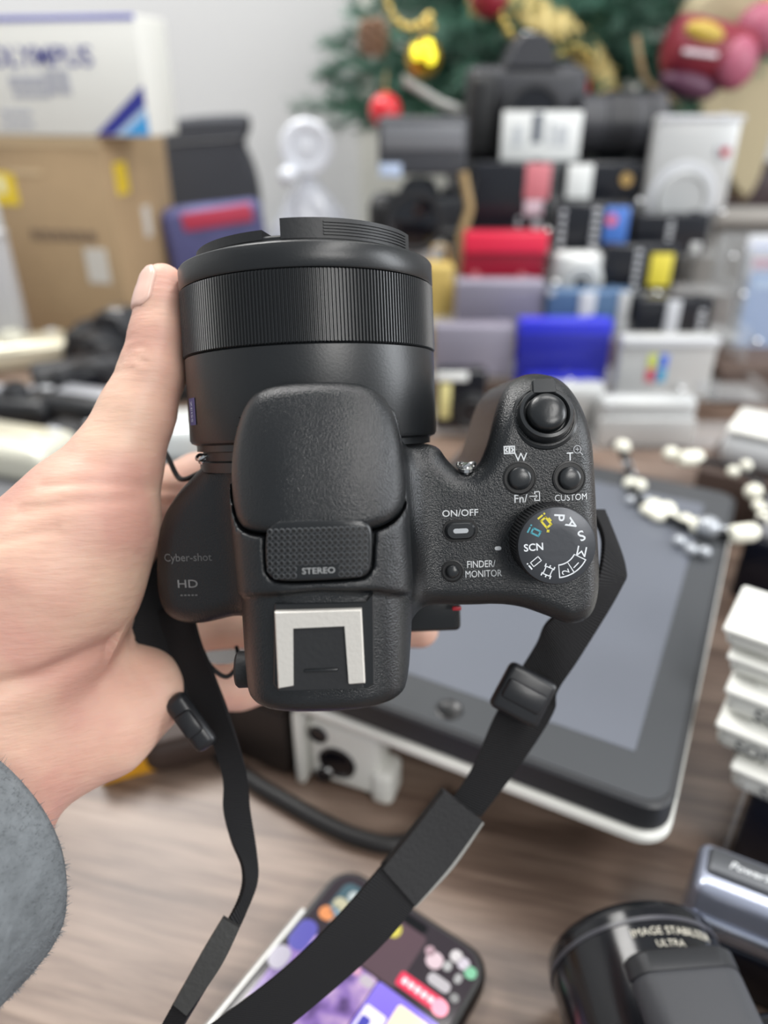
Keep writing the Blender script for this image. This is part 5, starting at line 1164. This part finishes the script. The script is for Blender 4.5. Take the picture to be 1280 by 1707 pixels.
ball('red bauble hanging lowest at the left tip of the tree', 642, 185, 1.12, 27, redo)
ball('red bauble half hidden behind the big black camera', 962, 148, 1.20, 22, redo)
ball('dark red bauble at the top edge of the photo', 815, -6, 1.14, 32, M_('ornament_dark_red', (140, 34, 48), .3))
gbal = ball('gold bauble with glowing yellow lights reflected in it', 706, 96, 1.12, 30, goldo)
lw_ = emit('yellow_lamp', (252, 236, 60), 1.6)
for i, (px, py) in enumerate(((695, 86), (714, 78), (718, 94))):
    p = PY(px, py, 1.075); t = thing('fairy_light', ('yellow fairy light left of the three by the gold bauble', 'yellow fairy light topmost of the three by the gold bauble', 'yellow fairy light lowest of the three by the gold bauble')[i], 'light', p, (0, 0, 0), 'yellow lights on the tree')
    b = MB(); b.lathe([(.0015, -.009), (.005, -.006), (.0068, 0), (.005, .006), (.0003, .009)], 16); b.build('bulb', lw_, t)
    b = MB(); b.lathe([(.003, .008), (.003, .014), (.0003, .0145)], 10); b.build('socket', greens[2], t)
pf = PY(622, 62, 1.15); t = thing('pine_cone', 'brown pine cone at the left side of the tree', 'ornament', pf)
b = MB()
for k in range(40):
    a = k * 2.4; zz_ = -.02 + .04 * k / 40; rr_ = .016 * math.sqrt(max(.05, 1 - (zz_ / .024) ** 2))
    b.box((rr_ * math.cos(a), rr_ * math.sin(a), zz_), (.011, .011, .004), .001, 1)
b.ball((0, 0, 0), (.013, .013, .021)); b.build('scales', M_('cone_brown', (150, 118, 96), .7), t)
# gold bead garlands
def garland(label, pts, Y, r, step):
    w_ = crom([PY(x, y, Y + dy) for x, y, dy in pts], 14); t = thing('bead_garland', label, 'garland', w_[0]); I = Matrix.Translation(w_[0]).inverted()
    b = MB(); b.tube(w_[::3], .0008, 5); o = b.build('cord', goldm, t); o.matrix_parent_inverse = I
    me = None; d = 0
    for i in range(1, len(w_)):
        d += (w_[i] - w_[i - 1]).length
        if d >= step:
            d = 0
            if me is None:
                b = MB(); b.ball((0, 0, 0), r, None, 2); o = b.build('bead', M_('gold_bead', (222, 196, 110), .25, .7), t); me = o.data
            else: o = bpy.data.objects.new('bead', me); COL.objects.link(o); o.parent = t
            o.location = w_[i] - w_[0]
garland('gold bead garland drooping at the upper left of the tree', [(640, -25, 0), (648, 12, 0), (662, 36, 0), (684, 46, 0), (704, 40, 0), (716, 26, .01), (720, 60, .01)], 1.10, .0052, .0108)
garland('gold bead garland looping along the wide gold ribbon', [(784, -15, 0), (790, 20, 0), (812, 26, 0), (832, 22, 0), (846, 50, 0), (868, 78, 0), (900, 90, 0), (930, 92, 0), (960, 78, .01), (985, 96, .01)], 1.18, .0058, .0112)
L_ = crom([PY(812, -30, 1.21), PY(848, 22, 1.205), PY(910, 66, 1.20), PY(962, 108, 1.20), PY(1000, 160, 1.20)], 10); R_ = crom([PY(862, -35, 1.23), PY(900, -8, 1.225), PY(956, 34, 1.22), PY(1006, 84, 1.22), PY(1036, 160, 1.22)], 10)
vs = []; fs = []; rg = random.Random(2); NWD = 9
for a, c in zip(L_, R_):
    for j in range(NWD): vs.append(a.lerp(c, j / (NWD - 1)) + Vector((0, -.004 * math.sin(math.pi * j / (NWD - 1)) + rg.uniform(-.004, .004) + .006 * math.sin(len(vs) * .13 + j), rg.uniform(-.002, .002))))
for i in range(len(L_) - 1):
    for j in range(NWD - 1): fs.append((i * NWD + j, i * NWD + j + 1, (i + 1) * NWD + j + 1, (i + 1) * NWD + j))
rb = tag(mesh('gold_ribbon', vs, fs, M_('gold_mesh_ribbon', (200, 182, 122), .6, .15, bump=1.0, bscale=160, var=.3, vscale=120), None, 0), 'wide glittery gold ribbon draped diagonally across the tree', 'ribbon')
rb.modifiers.new('solid', 'SOLIDIFY').thickness = .0015
gm = MB()
for _ in range(260):
    q = vs[rg.randrange(len(vs))] + Vector((rg.uniform(-.004, .004), -.004, rg.uniform(-.004, .004)))
    gm.ball(tuple(q), rg.uniform(.0010, .0022), None, 1)
stuff(gm.build('glitter', M_('gold_glitter', (232, 212, 140), .2, .6), rb))
for label, pts in (('white ribbon hanging under the gold bauble', [(672, 132), (700, 150), (735, 172), (772, 186)]),):
    L2 = crom([PY(x, y, 1.12) for x, y in pts], 8); vs = []; fs = []
    for a in L2: vs += [a + Vector((0, 0, .006)), a + Vector((0, .003, -.006))]
    for i in range(len(L2) - 1): fs.append((2 * i, 2 * i + 1, 2 * i + 3, 2 * i + 2))
    o = tag(mesh('satin_ribbon', vs, fs, M_('satin_white', (214, 216, 214), .35), None, 0), label, 'ribbon'); o.modifiers.new('solid', 'SOLIDIFY').thickness = .001
# candy-like ornament and stocking
cyp = PY(1180, 88, 1.12)
ca_ = thing('gift_ornament', 'red and pink wrapped gift ornament with a yellow oval, upper right of the tree', 'ornament', cyp, (0, rad(12), 0))
b = MB(); b.lathe([(.024, -.054), (.033, -.048), (.036, -.028), (.036, .028), (.033, .048), (.024, .054)], 32, Matrix.Rotation(rad(90), 4, 'Y')); b.build('wrapper', M_('wrap_red', (124, 32, 48), .5, bump=.5, bscale=60), ca_)
b = MB(); b.ball((.030, -.026, -.006), (.026, .018, .031)); b.build('pink_end', M_('wrap_pink', (164, 86, 108), .5, bump=.5, bscale=70), ca_)
b = MB(); b.ball((-.024, -.031, .016), (.026, .010, .012)); b.build('yellow_oval', M_('wrap_yellow', (190, 162, 66), .4), ca_)
b = MB(); b.box((-.022, -.030, -.004), (.044, .016, .006), .002, 2, Matrix.Rotation(rad(-6), 4, 'Y')); b.build('white_band', M_('wrap_white', (214, 200, 206), .4), ca_)
b = MB(); b.ball((-.012, -.006, -.038), (.040, .026, .018)); b.build('lower_wrap', M_('wrap_plum', (92, 54, 76), .5), ca_)
pk = PY(1268, 50, 1.16); t = thing('gift_ornament', 'small rose ball ornament cut by the right edge, top right', 'ornament', pk)
b = MB(); b.ball((0, 0, 0), .032, None, 3); b.build('ball', M_('wrap_pink', (164, 86, 108), .5, bump=.5, bscale=70), t)
b = MB(); b.lathe([(.007, .031), (.007, .037), (.0003, .038)], 12); b.build('cap', goldm, t)
bt = thing('burlap_stocking', 'beige burlap stocking hanging down to a point at the right edge', 'stocking', PY(1215, 250, 1.22))
spl = [(1130, -30), (1310, -30), (1300, 150), (1278, 240), (1262, 300), (1238, 338), (1216, 322), (1196, 270), (1170, 225), (1140, 170)]
o0 = PY(1215, 250, 1.22); sp_ = [PY(x, y, 1.22) for x, y in spl]
b = MB(); b.prism(chaikin([(q.x - o0.x, q.z - o0.z) for q in sp_], 2), -.02, .02, Matrix.Rotation(rad(90), 4, 'X'), .012); b.build('stocking_body', M_('burlap', (176, 164, 134), .85, bump=.5, bscale=240), bt)
b = MB(); b.tube(crom([PY(1060, 60, 1.17) - o0, PY(1075, 130, 1.17) - o0, PY(1110, 160, 1.17) - o0, PY(1140, 184, 1.18) - o0], 8), .004, 8); b.build('hanging_cord', M_('burlap_cord', (190, 164, 124), .7), bt)
dk = thing('ornament_box', 'dark maroon box on the grey ledge under the burlap stocking', 'box', (PY(1235, 345, 1.34).x + .06, 1.36, lz + .0005))
b = MB(); b.box((0, 0, .028), (.26, .08, .055), .004); b.build('box_body', M_('maroon_box', (58, 44, 46), .5), dk)
b = MB(); b.box((0, 0, .058), (.265, .085, .008), .002); b.build('lid', M_('maroon_box', (58, 44, 46), .5), dk)
